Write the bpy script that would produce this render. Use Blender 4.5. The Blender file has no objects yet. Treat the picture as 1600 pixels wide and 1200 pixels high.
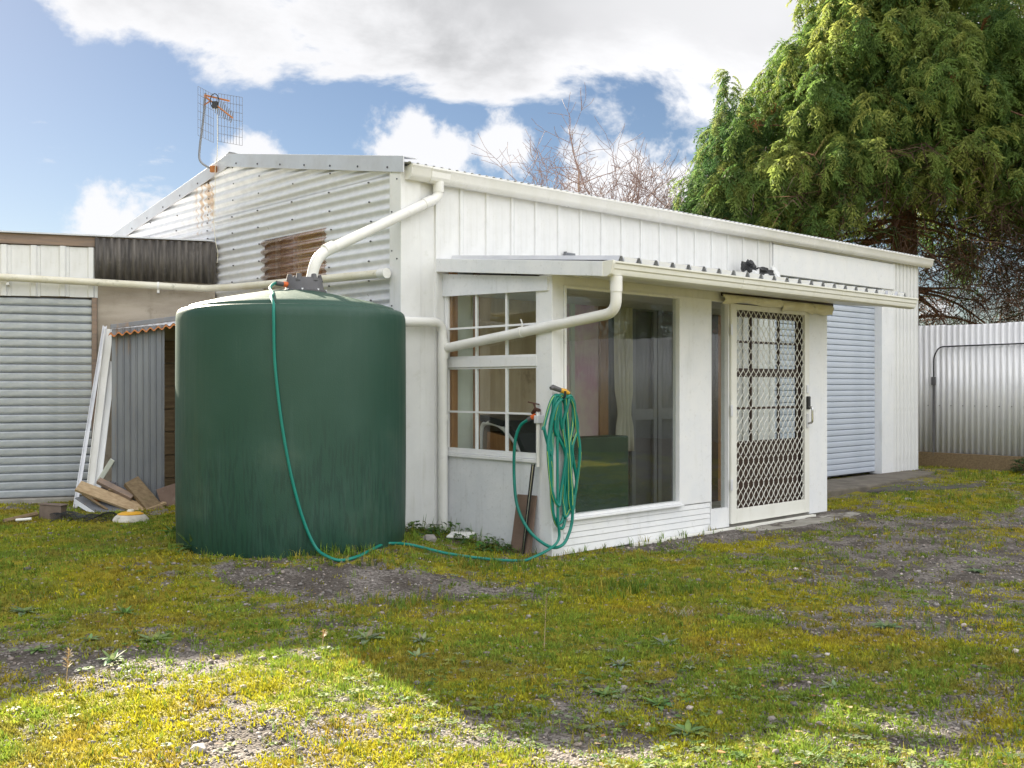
import bpy, math, random
import numpy as np
from mathutils import Vector, Matrix

R = math.radians
scene = bpy.context.scene
col = scene.collection
random.seed(7)
rng = np.random.default_rng(11)

# ------------------------------------------------------------------ camera
cam = bpy.data.cameras.new('camera')
cam.lens = 36.0
cam.sensor_width = 36.0
cam.shift_y = 0.001
cam.clip_end = 600
camo = bpy.data.objects.new('camera', cam)
camo.location = (0, 0, 1.3)
camo.rotation_euler = (R(90), 0, 0)
col.objects.link(camo)
scene.camera = camo

# ------------------------------------------------------------------ sky and sun
SUN_AZ = R(-33.5)          # left of the view direction (+Y)
SUN_EL = R(24.6)
SKY_STRENGTH = 0.0715
sun = bpy.data.lights.new('sun', 'SUN')
sun.energy = 5.0
sun.angle = R(0.5)
sun.color = (1.0, 0.90, 0.74)
suno = bpy.data.objects.new('sun', sun)
to_sun = Vector((math.sin(SUN_AZ) * math.cos(SUN_EL), math.cos(SUN_AZ) * math.cos(SUN_EL), math.sin(SUN_EL)))
suno.rotation_euler = (-to_sun).to_track_quat('-Z', 'Y').to_euler()
suno.location = to_sun * 60
col.objects.link(suno)

scene.view_settings.view_transform = 'Standard'
scene.view_settings.look = 'None'
scene.view_settings.gamma = 1.0
scene.view_settings.exposure = 2.25
scene.cycles.max_bounces = 8
scene.cycles.transparent_max_bounces = 12
scene.cycles.use_denoising = True


def nd(nt, kind, **kw):
    n = nt.nodes.new(kind)
    for k, v in kw.items():
        if k in n.inputs.keys():
            n.inputs[k].default_value = v
        else:
            setattr(n, k, v)
    return n


def math_node(nt, op, a, b=None, clamp=False):
    n = nt.nodes.new('ShaderNodeMath')
    n.operation = op
    n.use_clamp = clamp
    for i, q in enumerate((a, b)):
        if q is None:
            continue
        if hasattr(q, 'is_linked'):
            nt.links.new(q, n.inputs[i])
        else:
            n.inputs[i].default_value = q
    return n.outputs[0]


def maprange(nt, val, a, b, c=0.0, d=1.0, smooth=True):
    n = nt.nodes.new('ShaderNodeMapRange')
    n.interpolation_type = 'SMOOTHSTEP' if smooth else 'LINEAR'
    nt.links.new(val, n.inputs['Value'])
    n.inputs['From Min'].default_value = a
    n.inputs['From Max'].default_value = b
    n.inputs['To Min'].default_value = c
    n.inputs['To Max'].default_value = d
    return n.outputs[0]


def mixcol(nt, fac, a, b, blend='MIX'):
    n = nt.nodes.new('ShaderNodeMix')
    n.data_type = 'RGBA'
    n.blend_type = blend
    for key, q in ((0, fac), (6, a), (7, b)):
        if hasattr(q, 'is_linked'):
            nt.links.new(q, n.inputs[key])
        elif key == 0:
            n.inputs[key].default_value = q
        else:
            n.inputs[key].default_value = tuple(q) + (1,) if len(q) == 3 else q
    return n.outputs[2]


def make_world():
    w = bpy.data.worlds.new('World')
    scene.world = w
    w.use_nodes = True
    nt = w.node_tree
    nt.nodes.clear()
    out = nt.nodes.new('ShaderNodeOutputWorld')
    bg = nt.nodes.new('ShaderNodeBackground')
    bg.inputs['Strength'].default_value = SKY_STRENGTH
    nt.links.new(bg.outputs[0], out.inputs[0])
    sky = nt.nodes.new('ShaderNodeTexSky')
    sky.sky_type = 'NISHITA'
    sky.sun_disc = False
    sky.sun_elevation = SUN_EL
    sky.sun_rotation = SUN_AZ
    sky.altitude = 50
    sky.air_density = 1.0
    sky.dust_density = 0.15
    sky.ozone_density = 1.6
    tc = nt.nodes.new('ShaderNodeTexCoord')
    sep = nt.nodes.new('ShaderNodeSeparateXYZ')
    nt.links.new(tc.outputs['Generated'], sep.inputs[0])
    X, Y, Z = sep.outputs
    # cloud bank: everything above a wavering edge, lower towards the right
    mp = nt.nodes.new('ShaderNodeMapping')
    mp.inputs['Scale'].default_value = (1, 1, 1.9)
    mp.inputs['Location'].default_value = (3.17, 1.3, 0.4)
    nt.links.new(tc.outputs['Generated'], mp.inputs[0])
    n1 = nd(nt, 'ShaderNodeTexNoise', Scale=4.3, Detail=9.0, Roughness=0.58)
    n1.inputs['Distortion'].default_value = 0.25
    nt.links.new(mp.outputs[0], n1.inputs['Vector'])
    n1b = nd(nt, 'ShaderNodeTexNoise', Scale=1.7, Detail=5.0, Roughness=0.5)
    nt.links.new(mp.outputs[0], n1b.inputs['Vector'])
    edge = math_node(nt, 'MULTIPLY', X, 0.15)
    v = math_node(nt, 'ADD', Z, edge)
    v = math_node(nt, 'SUBTRACT', v, 0.262)
    nn = math_node(nt, 'SUBTRACT', n1.outputs['Fac'], 0.5)
    nn = math_node(nt, 'MULTIPLY', nn, 0.26)
    v = math_node(nt, 'ADD', v, nn)
    m1 = maprange(nt, v, -0.004, 0.018)
    thick = maprange(nt, v, 0.005, 0.085)
    grey_n = maprange(nt, n1b.outputs['Fac'], 0.36, 0.64)
    # scattered low cumulus
    mp2 = nt.nodes.new('ShaderNodeMapping')
    mp2.inputs['Scale'].default_value = (1, 1, 2.3)
    mp2.inputs['Location'].default_value = (0.35, 0.0, 0.1)
    nt.links.new(tc.outputs['Generated'], mp2.inputs[0])
    n2 = nd(nt, 'ShaderNodeTexNoise', Scale=7.0, Detail=8.0, Roughness=0.55)
    nt.links.new(mp2.outputs[0], n2.inputs['Vector'])
    low = maprange(nt, Z, 0.05, 0.30, 0.0, 0.11, False)
    v2 = math_node(nt, 'SUBTRACT', n2.outputs['Fac'], low)
    m2 = maprange(nt, v2, 0.565, 0.64)
    # individual puffs low over the roof line
    dist = None
    for (px, py, rad) in ((395, 246, .026), (360, 262, .02), (640, 236, .040), (690, 250, .035), (790, 226, .030), (165, 345, .035), (200, 352, .03), (960, 300, .06), (1060, 330, .06)):
        d = Vector(((px - 800) / 1600, 1, (602 - py) / 1600)).normalized()
        vd = nt.nodes.new('ShaderNodeVectorMath')
        vd.operation = 'DISTANCE'
        nt.links.new(tc.outputs['Generated'], vd.inputs[0])
        vd.inputs[1].default_value = d
        q = math_node(nt, 'DIVIDE', vd.outputs['Value'], rad)
        dist = q if dist is None else math_node(nt, 'MINIMUM', dist, q)
    n3 = nd(nt, 'ShaderNodeTexNoise', Scale=30.0, Detail=6.0, Roughness=0.6)
    nt.links.new(tc.outputs['Generated'], n3.inputs['Vector'])
    pv = math_node(nt, 'MULTIPLY', math_node(nt, 'SUBTRACT', n3.outputs['Fac'], 0.5), 2.2)
    pv = math_node(nt, 'ADD', dist, pv)
    m3 = maprange(nt, pv, 1.15, 0.55)
    m2 = math_node(nt, 'MULTIPLY', m2, 0.75)
    m = math_node(nt, 'MAXIMUM', m1, m2)
    m = math_node(nt, 'MAXIMUM', m, math_node(nt, 'MULTIPLY', m3, 0.95))
    # cloud brightness: bright edges, greyer where thick
    shade = math_node(nt, 'MULTIPLY', thick, maprange(nt, n1b.outputs['Fac'], 0.36, 0.60, 0.35, 1.0))
    ccol = mixcol(nt, shade, (4.9, 4.9, 5.0), (2.5, 2.53, 2.6))
    skycol = mixcol(nt, 1.0, sky.outputs[0], (SKY_GAIN, SKY_GAIN, SKY_GAIN * 1.06), 'MULTIPLY')
    # clouds facing the sun are brighter than those seen against it
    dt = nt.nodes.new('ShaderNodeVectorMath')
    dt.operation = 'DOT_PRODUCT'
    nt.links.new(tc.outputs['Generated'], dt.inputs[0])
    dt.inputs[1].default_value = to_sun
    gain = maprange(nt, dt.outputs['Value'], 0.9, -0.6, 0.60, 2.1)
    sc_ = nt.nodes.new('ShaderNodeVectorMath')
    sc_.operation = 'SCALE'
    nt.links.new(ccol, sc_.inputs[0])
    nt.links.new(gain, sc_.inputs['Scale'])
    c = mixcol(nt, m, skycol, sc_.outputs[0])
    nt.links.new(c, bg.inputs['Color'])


SKY_GAIN = 0.25
make_world()


# ------------------------------------------------------------------ materials
def new_mat(name):
    m = bpy.data.materials.new(name)
    m.use_nodes = True
    nt = m.node_tree
    b = nt.nodes['Principled BSDF']
    return m, nt, b


def M(name, c1, c2=None, rough=0.5, metal=0.0, scale=4.0, stretch=(1, 1, 1), streak=None, streak_amt=0.0,
      spots=None, spot_amt=0.0, spot_scale=9.0, bump=0.0, bscale=60.0, bstretch=(1, 1, 1), detail=6.0, spec=0.5, rvar=0.12):
    m, nt, b = new_mat(name)
    tc = nt.nodes.new('ShaderNodeTexCoord')

    def noise(sc, st, det=detail, rgh=0.6):
        mp = nt.nodes.new('ShaderNodeMapping')
        mp.inputs['Scale'].default_value = st
        nt.links.new(tc.outputs['Object'], mp.inputs[0])
        n = nd(nt, 'ShaderNodeTexNoise', Scale=sc, Detail=det, Roughness=rgh)
        nt.links.new(mp.outputs[0], n.inputs['Vector'])
        return n.outputs['Fac']
    n1 = noise(scale, stretch)
    c = mixcol(nt, maprange(nt, n1, 0.3, 0.7), c1, c2 if c2 else tuple(x * 0.86 for x in c1))
    if streak:
        s = noise(14.0, (1, 1, 0.07))
        s2 = noise(1.7, (1, 1, 1))
        f = math_node(nt, 'MULTIPLY', maprange(nt, s, 0.5, 0.78), maprange(nt, s2, 0.42, 0.66))
        c = mixcol(nt, math_node(nt, 'MULTIPLY', f, streak_amt), c, streak)
    if spots:
        s = noise(spot_scale, (1, 1, 1), 8.0, 0.7)
        c = mixcol(nt, math_node(nt, 'MULTIPLY', maprange(nt, s, 0.55, 0.72), spot_amt), c, spots)
    nt.links.new(c, b.inputs['Base Color'])
    b.inputs['Metallic'].default_value = metal
    b.inputs['Specular IOR Level'].default_value = spec
    rr = maprange(nt, n1, 0.2, 0.8, max(0.02, rough - rvar), min(1, rough + rvar))
    nt.links.new(rr, b.inputs['Roughness'])
    if bump:
        bn = noise(bscale, bstretch)
        bp = nt.nodes.new('ShaderNodeBump')
        bp.inputs['Strength'].default_value = bump
        bp.inputs['Distance'].default_value = 0.01
        nt.links.new(bn, bp.inputs['Height'])
        nt.links.new(bp.outputs[0], b.inputs['Normal'])
    return m


def glass_mat(name, base=0.05, tint=(0.93, 0.95, 0.94)):
    m, nt, b = new_mat(name)
    nt.nodes.remove(b)
    out = nt.nodes['Material Output']
    tr = nd(nt, 'ShaderNodeBsdfTransparent')
    tr.inputs['Color'].default_value = tint + (1,)
    gl = nd(nt, 'ShaderNodeBsdfGlossy')
    gl.inputs['Roughness'].default_value = 0.01
    lw = nd(nt, 'ShaderNodeLayerWeight', Blend=0.5)
    f5 = math_node(nt, 'POWER', lw.outputs['Facing'], 4.0)
    fr = math_node(nt, 'ADD', math_node(nt, 'MULTIPLY', f5, 0.9), base)
    tc = nt.nodes.new('ShaderNodeTexCoord')
    n = nd(nt, 'ShaderNodeTexNoise', Scale=2.2, Detail=2.0)
    nt.links.new(tc.outputs['Object'], n.inputs['Vector'])
    bp = nt.nodes.new('ShaderNodeBump')
    bp.inputs['Strength'].default_value = 0.05
    bp.inputs['Distance'].default_value = 0.02
    nt.links.new(n.outputs['Fac'], bp.inputs['Height'])
    nt.links.new(bp.outputs[0], gl.inputs['Normal'])
    mx = nt.nodes.new('ShaderNodeMixShader')
    nt.links.new(fr, mx.inputs[0])
    nt.links.new(tr.outputs[0], mx.inputs[1])
    nt.links.new(gl.outputs[0], mx.inputs[2])
    nt.links.new(mx.outputs[0], out.inputs['Surface'])
    return m


WHITE = M('white_painted_steel', (0.79, 0.79, 0.775), (0.73, 0.73, 0.72), rough=0.42, streak=(0.45, 0.44, 0.36), streak_amt=0.5, spots=(0.5, 0.5, 0.42), spot_amt=0.28, bump=0.05)
WHITE_B = M('white_painted_board', (0.84, 0.84, 0.83), (0.78, 0.79, 0.80), rough=0.5, streak=(0.42, 0.42, 0.36), streak_amt=0.35, spots=(0.42, 0.40, 0.34), spot_amt=0.25, spot_scale=22, bump=0.15, bscale=40, bstretch=(1, 1, 6))
PANEL_B = M('weathered_white_ply', (0.82, 0.83, 0.85), (0.74, 0.76, 0.79), rough=0.55, streak=(0.40, 0.41, 0.38), streak_amt=0.5, spots=(0.36, 0.36, 0.34), spot_amt=0.35, spot_scale=30, bump=0.2, bscale=30)
CREAM = M('cream_paint', (0.81, 0.80, 0.735), (0.75, 0.74, 0.665), rough=0.45, streak=(0.45, 0.42, 0.3), streak_amt=0.35, bump=0.05)
CREAM_CLOTH = M('stained_cream_cloth', (0.84, 0.81, 0.67), (0.72, 0.68, 0.52), rough=0.85, spots=(0.40, 0.36, 0.24), spot_amt=0.4, bump=0.3, bscale=25)
PVC = M('white_plastic_pipe', (0.82, 0.81, 0.78), (0.75, 0.74, 0.69), rough=0.35, spots=(0.45, 0.43, 0.36), spot_amt=0.22, spot_scale=14)
PVC_OLD = M('yellowed_plastic_pipe', (0.76, 0.73, 0.62), (0.66, 0.62, 0.48), rough=0.45, spots=(0.26, 0.25, 0.16), spot_amt=0.6, spot_scale=10)
ZINC = M('galvanised_steel', (0.79, 0.80, 0.82), (0.70, 0.71, 0.74), rough=0.38, metal=0.2, scale=9, streak=(0.5, 0.38, 0.22), streak_amt=0.18, bump=0.03)
ZINC_FL = M('galvanised_flashing', (0.66, 0.67, 0.69), (0.56, 0.57, 0.60), rough=0.4, metal=0.3, scale=3, spots=(0.45, 0.44, 0.42), spot_amt=0.3)
ROLLER_G = M('weathered_galvanised_slat', (0.54, 0.57, 0.60), (0.40, 0.43, 0.46), rough=0.42, metal=0.35, scale=7, stretch=(1, 1, 3), spots=(0.55, 0.57, 0.60), spot_amt=0.4, spot_scale=35)
ROLLER_B = M('blue_grey_slat_paint', (0.52, 0.565, 0.635), (0.47, 0.515, 0.585), rough=0.4, scale=3, spots=(0.5, 0.55, 0.6), spot_amt=0.2)
DARKCORR = M('dark_weathered_corrugated', (0.13, 0.115, 0.10), (0.05, 0.045, 0.042), rough=0.65, scale=8, stretch=(3, 3, 0.4), streak=(0.36, 0.33, 0.29), streak_amt=0.8, spots=(0.3, 0.28, 0.25), spot_amt=0.25)
SHEETGREY = M('grey_steel_sheet', (0.25, 0.26, 0.28), (0.19, 0.20, 0.22), rough=0.4, metal=0.4, scale=4, stretch=(1, 1, 0.3), streak=(0.40, 0.22, 0.07), streak_amt=0.8)
RUST = M('rusty_iron', (0.52, 0.20, 0.05), (0.40, 0.15, 0.045), rough=0.8, scale=14, spots=(0.2, 0.07, 0.02), spot_amt=0.6, bump=0.3)
TIMBER = M('weathered_timber', (0.30, 0.21, 0.15), (0.22, 0.17, 0.14), rough=0.75, scale=5, stretch=(0.6, 6, 8), bump=0.3, bscale=12, bstretch=(1, 14, 14), spots=(0.14, 0.09, 0.06), spot_amt=0.4)
TIMBER_O = M('orange_timber', (0.40, 0.20, 0.075), (0.30, 0.14, 0.05), rough=0.6, scale=5, stretch=(6, 6, 0.6), bump=0.1)
TIMBER_P = M('pale_sawn_timber', (0.50, 0.37, 0.22), (0.36, 0.25, 0.14), rough=0.75, scale=6, stretch=(0.7, 7, 7), spots=(0.22, 0.11, 0.05), spot_amt=0.5, bump=0.25, bscale=15)
TIMBER_D = M('damp_old_plank', (0.24, 0.17, 0.09), (0.16, 0.11, 0.06), rough=0.75, scale=7, stretch=(0.7, 6, 6), spots=(0.10, 0.09, 0.03), spot_amt=0.5, bump=0.3, bscale=15)
DARKWOOD = M('dark_brown_stain', (0.060, 0.035, 0.024), (0.040, 0.024, 0.018), rough=0.4, scale=6, stretch=(6, 6, 0.5))
PLYWALL = M('weathered_plywood', (0.46, 0.40, 0.33), (0.34, 0.29, 0.23), rough=0.8, scale=3, stretch=(0.6, 1, 2.2), spots=(0.20, 0.17, 0.12), spot_amt=0.55, spot_scale=6, streak=(0.22, 0.20, 0.12), streak_amt=0.6, bump=0.25)
PLYIN = M('interior_plywood', (0.58, 0.46, 0.32), (0.46, 0.35, 0.23), rough=0.7, scale=3, stretch=(3, 3, 0.4), spots=(0.14, 0.08, 0.04), spot_amt=0.5, spot_scale=4)
PINKPLY = M('pink_stained_board', (0.74, 0.62, 0.54), (0.60, 0.30, 0.42), rough=0.7, scale=2.6, spots=(0.68, 0.62, 0.54), spot_amt=0.6, spot_scale=4)
PALEIN = M('pale_green_batten', (0.62, 0.65, 0.57), (0.54, 0.57, 0.50), rough=0.6)
CURTAIN = M('cream_curtain', (0.78, 0.75, 0.64), (0.68, 0.65, 0.54), rough=0.9)
GREYDOOR = M('grey_door_paint', (0.16, 0.165, 0.18), (0.13, 0.135, 0.15), rough=0.45)
GREENBOX = M('dark_green_cover', (0.012, 0.045, 0.022), (0.008, 0.032, 0.016), rough=0.6)
CONCRETE = M('old_concrete', (0.36, 0.34, 0.30), (0.25, 0.235, 0.20), rough=0.85, scale=5, spots=(0.12, 0.12, 0.07), spot_amt=0.6, spot_scale=7, bump=0.3)
ASPHALT = M('damp_dark_paving', (0.075, 0.065, 0.055), (0.045, 0.04, 0.033), rough=0.7, scale=6, spots=(0.10, 0.10, 0.03), spot_amt=0.6, bump=0.4)
BLACK = M('black_plastic', (0.025, 0.025, 0.027), rough=0.45)
BLACKMETAL = M('black_rod', (0.03, 0.032, 0.035), rough=0.35, metal=0.5)
GREYPLASTIC = M('dusty_grey_plastic', (0.115, 0.112, 0.118), (0.085, 0.083, 0.088), rough=0.65, spots=(0.25, 0.22, 0.18), spot_amt=0.35)
ORANGE = M('orange_plastic', (0.75, 0.14, 0.02), rough=0.4)
YELLOW = M('yellow_plastic', (0.80, 0.42, 0.03), rough=0.4)
TEAL = M('teal_hose_rubber', (0.0, 0.21, 0.155), (0.0, 0.17, 0.13), rough=0.38, rvar=0.05)
HOSESTRIPE = M('hose_stripe_yellow', (0.48, 0.62, 0.10), rough=0.45)
BUCKLEBROWN = M('rusty_brown_tap', (0.10, 0.045, 0.03), rough=0.55, metal=0.4)
CHROME = M('chrome_handle', (0.6, 0.6, 0.6), rough=0.2, metal=0.9)
BROWNBOARD = M('brown_hardboard', (0.20, 0.135, 0.10), (0.15, 0.10, 0.075), rough=0.8, spots=(0.30, 0.25, 0.2), spot_amt=0.4, bump=0.2)
ANTENNA = M('antenna_wire', (0.20, 0.20, 0.21), rough=0.5, metal=0.6)
SCREW = M('screw_head', (0.10, 0.10, 0.11), rough=0.5, metal=0.5)
BARK = M('conifer_bark', (0.24, 0.125, 0.075), (0.14, 0.07, 0.045), rough=0.9, scale=7, stretch=(4, 4, 0.5), bump=0.6, bscale=12, bstretch=(4, 4, 0.5))
BARKG = M('grey_brown_bark', (0.33, 0.24, 0.18), (0.23, 0.16, 0.125), rough=0.85, scale=9)
TWIG = M('dead_twig', (0.085, 0.050, 0.034), (0.055, 0.032, 0.022), rough=0.9)
BLUEITEM = M('blue_tarp', (0.03, 0.12, 0.22), rough=0.5)
STONE = M('grey_stone', (0.36, 0.33, 0.30), (0.26, 0.24, 0.22), rough=0.85, scale=12, bump=0.3)
BRICKBROWN = M('brown_block', (0.19, 0.145, 0.115), (0.14, 0.105, 0.085), rough=0.85, scale=14, bump=0.3)
FENCE = M('fence_steel', (0.82, 0.82, 0.83), (0.76, 0.76, 0.78), rough=0.4, metal=0.15, scale=2.5, streak=(0.45, 0.40, 0.28), streak_amt=0.3)
GLASS = glass_mat('window_glass', 0.06)
GLASS_S = glass_mat('side_window_glass', 0.04)


def make_tank_mat():
    m, nt, b = new_mat('green_moulded_plastic')
    tc = nt.nodes.new('ShaderNodeTexCoord')
    mp = nt.nodes.new('ShaderNodeMapping')
    mp.inputs['Scale'].default_value = (1, 1, 0.045)
    nt.links.new(tc.outputs['Object'], mp.inputs[0])
    n1 = nd(nt, 'ShaderNodeTexNoise', Scale=34.0, Detail=5.0, Roughness=0.7)
    nt.links.new(mp.outputs[0], n1.inputs['Vector'])
    n2 = nd(nt, 'ShaderNodeTexNoise', Scale=2.2, Detail=5.0)
    nt.links.new(tc.outputs['Object'], n2.inputs['Vector'])
    n3 = nd(nt, 'ShaderNodeTexNoise', Scale=120.0, Detail=3.0)
    nt.links.new(tc.outputs['Object'], n3.inputs['Vector'])
    base = mixcol(nt, maprange(nt, n2.outputs['Fac'], 0.35, 0.7), (0.0125, 0.058, 0.036), (0.019, 0.068, 0.046))
    # chalky drip marks
    f = math_node(nt, 'MULTIPLY', maprange(nt, n1.outputs['Fac'], 0.52, 0.72), maprange(nt, n2.outputs['Fac'], 0.36, 0.6))
    sz = nt.nodes.new('ShaderNodeSeparateXYZ')
    nt.links.new(tc.outputs['Object'], sz.inputs[0])
    nm = nd(nt, 'ShaderNodeTexNoise', Scale=260.0, Detail=2.0)
    mp3 = nt.nodes.new('ShaderNodeMapping')
    mp3.inputs['Scale'].default_value = (1, 1, 0.10)
    nt.links.new(tc.outputs['Object'], mp3.inputs[0])
    nt.links.new(mp3.outputs[0], nm.inputs['Vector'])
    nm.inputs['Scale'].default_value = 55.0
    wet = math_node(nt, 'ADD', sz.outputs[2], math_node(nt, 'MULTIPLY', math_node(nt, 'SUBTRACT', n2.outputs['Fac'], 0.5), 1.2))
    damp = math_node(nt, 'MULTIPLY', maprange(nt, nm.outputs['Fac'], 0.48, 0.60), maprange(nt, wet, 1.0, 0.55))
    base = mixcol(nt, math_node(nt, 'MULTIPLY', damp, 0.5), base, (0.006, 0.030, 0.022))
    c = mixcol(nt, math_node(nt, 'MULTIPLY', f, 0.30), base, (0.06, 0.11, 0.085))
    dust = maprange(nt, n2.outputs['Fac'], 0.56, 0.78)
    c = mixcol(nt, math_node(nt, 'MULTIPLY', dust, 0.22), c, (0.12, 0.15, 0.10))
    nt.links.new(c, b.inputs['Base Color'])
    nt.links.new(maprange(nt, n1.outputs['Fac'], 0.3, 0.7, 0.42, 0.58), b.inputs['Roughness'])
    bp = nt.nodes.new('ShaderNodeBump')
    bp.inputs['Strength'].default_value = 0.10
    bp.inputs['Distance'].default_value = 0.01
    nt.links.new(n3.outputs['Fac'], bp.inputs['Height'])
    nt.links.new(bp.outputs[0], b.inputs['Normal'])
    return m


TANKMAT = make_tank_mat()


def add_rust(m, y0, y1, z0, z1):
    """rust runs below the antenna foot, soaked into the sheet's own colour"""
    nt = m.node_tree
    b = nt.nodes['Principled BSDF']
    src = b.inputs['Base Color'].links[0].from_socket
    tc = nt.nodes.new('ShaderNodeTexCoord')
    sp = nt.nodes.new('ShaderNodeSeparateXYZ')
    nt.links.new(tc.outputs['Object'], sp.inputs[0])
    mp = nt.nodes.new('ShaderNodeMapping')
    mp.inputs['Scale'].default_value = (1, 1, 0.12)
    nt.links.new(tc.outputs['Object'], mp.inputs[0])
    n = nd(nt, 'ShaderNodeTexNoise', Scale=16.0, Detail=5.0)
    nt.links.new(mp.outputs[0], n.inputs['Vector'])
    f = math_node(nt, 'MULTIPLY', maprange(nt, sp.outputs[1], y0, y0 + 0.08), maprange(nt, sp.outputs[1], y1, y1 - 0.15))
    f = math_node(nt, 'MULTIPLY', f, math_node(nt, 'MULTIPLY', maprange(nt, sp.outputs[2], z0, z0 + 0.35), maprange(nt, sp.outputs[2], z1, z1 - 0.02)))
    f = math_node(nt, 'MULTIPLY', f, maprange(nt, n.outputs['Fac'], 0.46, 0.62))
    nt.links.new(mixcol(nt, math_node(nt, 'MULTIPLY', f, 0.75), src, (0.50, 0.30, 0.12)), b.inputs['Base Color'])


add_rust(ZINC, 3.18, 3.75, 2.75, 3.50)


def make_translucent_sheet():
    m, nt, b = new_mat('brown_translucent_sheet')
    b.inputs['Base Color'].default_value = (0.40, 0.215, 0.115, 1)
    b.inputs['Roughness'].default_value = 0.10
    b.inputs['IOR'].default_value = 1.8
    b.inputs['Coat Weight'].default_value = 1.0
    b.inputs['Coat IOR'].default_value = 2.6
    b.inputs['Alpha'].default_value = 0.55
    return m


BROWNCLEAR = make_translucent_sheet()


def attr_mat(name, rough=0.8, noise_scale=60.0, amount=0.3, translucent=0.0):
    """colour from the mesh's own tint attribute, with fine mottling"""
    m, nt, b = new_mat(name)
    at = nt.nodes.new('ShaderNodeAttribute')
    at.attribute_name = 'tint'
    tc = nt.nodes.new('ShaderNodeTexCoord')
    n = nd(nt, 'ShaderNodeTexNoise', Scale=noise_scale, Detail=2.0)
    nt.links.new(tc.outputs['Object'], n.inputs['Vector'])
    k = maprange(nt, n.outputs['Fac'], 0.3, 0.7, 1 - amount, 1 + amount)
    vm = nt.nodes.new('ShaderNodeVectorMath')
    vm.operation = 'SCALE'
    nt.links.new(at.outputs['Color'], vm.inputs[0])
    nt.links.new(k, vm.inputs['Scale'])
    nt.links.new(vm.outputs[0], b.inputs['Base Color'])
    b.inputs['Roughness'].default_value = rough
    b.inputs['Specular IOR Level'].default_value = 0.25
    if translucent:
        out = nt.nodes['Material Output']
        t = nt.nodes.new('ShaderNodeBsdfTranslucent')
        nt.links.new(vm.outputs[0], t.inputs['Color'])
        mx = nt.nodes.new('ShaderNodeMixShader')
        mx.inputs[0].default_value = translucent
        nt.links.new(b.outputs[0], mx.inputs[1])
        nt.links.new(t.outputs[0], mx.inputs[2])
        nt.links.new(mx.outputs[0], out.inputs['Surface'])
    return m


LEAFMAT = attr_mat('conifer_foliage', 0.7, 3.0, 0.25, 0.45)
PLANTMAT = attr_mat('weed_leaf', 0.6, 40.0, 0.25, 0.3)
MOSSMAT = attr_mat('moss_and_grass', 0.85, 50.0, 0.3, 0.3)
PEBBLEMAT = attr_mat('pebble', 0.8, 90.0, 0.25)


def make_ground_mat():
    m, nt, b = new_mat('mossy_gravel')
    tc = nt.nodes.new('ShaderNodeTexCoord')
    P = tc.outputs['Object']
    at = nt.nodes.new('ShaderNodeAttribute')
    at.attribute_name = 'moss'
    vo = nd(nt, 'ShaderNodeTexVoronoi', Scale=75.0)
    nt.links.new(P, vo.inputs['Vector'])
    vo2 = nd(nt, 'ShaderNodeTexVoronoi', Scale=190.0)
    nt.links.new(P, vo2.inputs['Vector'])
    sp = nt.nodes.new('ShaderNodeSeparateColor')
    nt.links.new(vo.outputs['Color'], sp.inputs[0])
    g = mixcol(nt, sp.outputs[0], (0.085, 0.072, 0.062), (0.30, 0.27, 0.245))
    n0 = nd(nt, 'ShaderNodeTexNoise', Scale=3.0, Detail=6.0)
    nt.links.new(P, n0.inputs['Vector'])
    g = mixcol(nt, maprange(nt, n0.outputs['Fac'], 0.4, 0.62, 0.0, 0.7), g, (0.062, 0.050, 0.040))
    n1 = nd(nt, 'ShaderNodeTexNoise', Scale=2.3, Detail=8.0, Roughness=0.65)
    nt.links.new(P, n1.inputs['Vector'])
    n2 = nd(nt, 'ShaderNodeTexNoise', Scale=38.0, Detail=6.0, Roughness=0.7)
    nt.links.new(P, n2.inputs['Vector'])
    mo = mixcol(nt, maprange(nt, n1.outputs['Fac'], 0.36, 0.64), (0.275, 0.235, 0.018), (0.160, 0.172, 0.022))
    mo = mixcol(nt, maprange(nt, n2.outputs['Fac'], 0.5, 0.75), mo, (0.150, 0.105, 0.026))
    f = math_node(nt, 'ADD', at.outputs['Fac'], math_node(nt, 'MULTIPLY', math_node(nt, 'SUBTRACT', n2.outputs['Fac'], 0.5), 1.5))
    c = mixcol(nt, maprange(nt, f, 0.44, 0.56), g, mo)
    nt.links.new(c, b.inputs['Base Color'])
    b.inputs['Roughness'].default_value = 0.9
    b.inputs['Specular IOR Level'].default_value = 0.2
    hgt = math_node(nt, 'ADD', math_node(nt, 'MULTIPLY', vo.outputs['Distance'], -1.0), math_node(nt, 'MULTIPLY', n2.outputs['Fac'], 1.2))
    bp = nt.nodes.new('ShaderNodeBump')
    bp.inputs['Strength'].default_value = 0.8
    bp.inputs['Distance'].default_value = 0.012
    nt.links.new(hgt, bp.inputs['Height'])
    nt.links.new(bp.outputs[0], b.inputs['Normal'])
    return m


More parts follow.
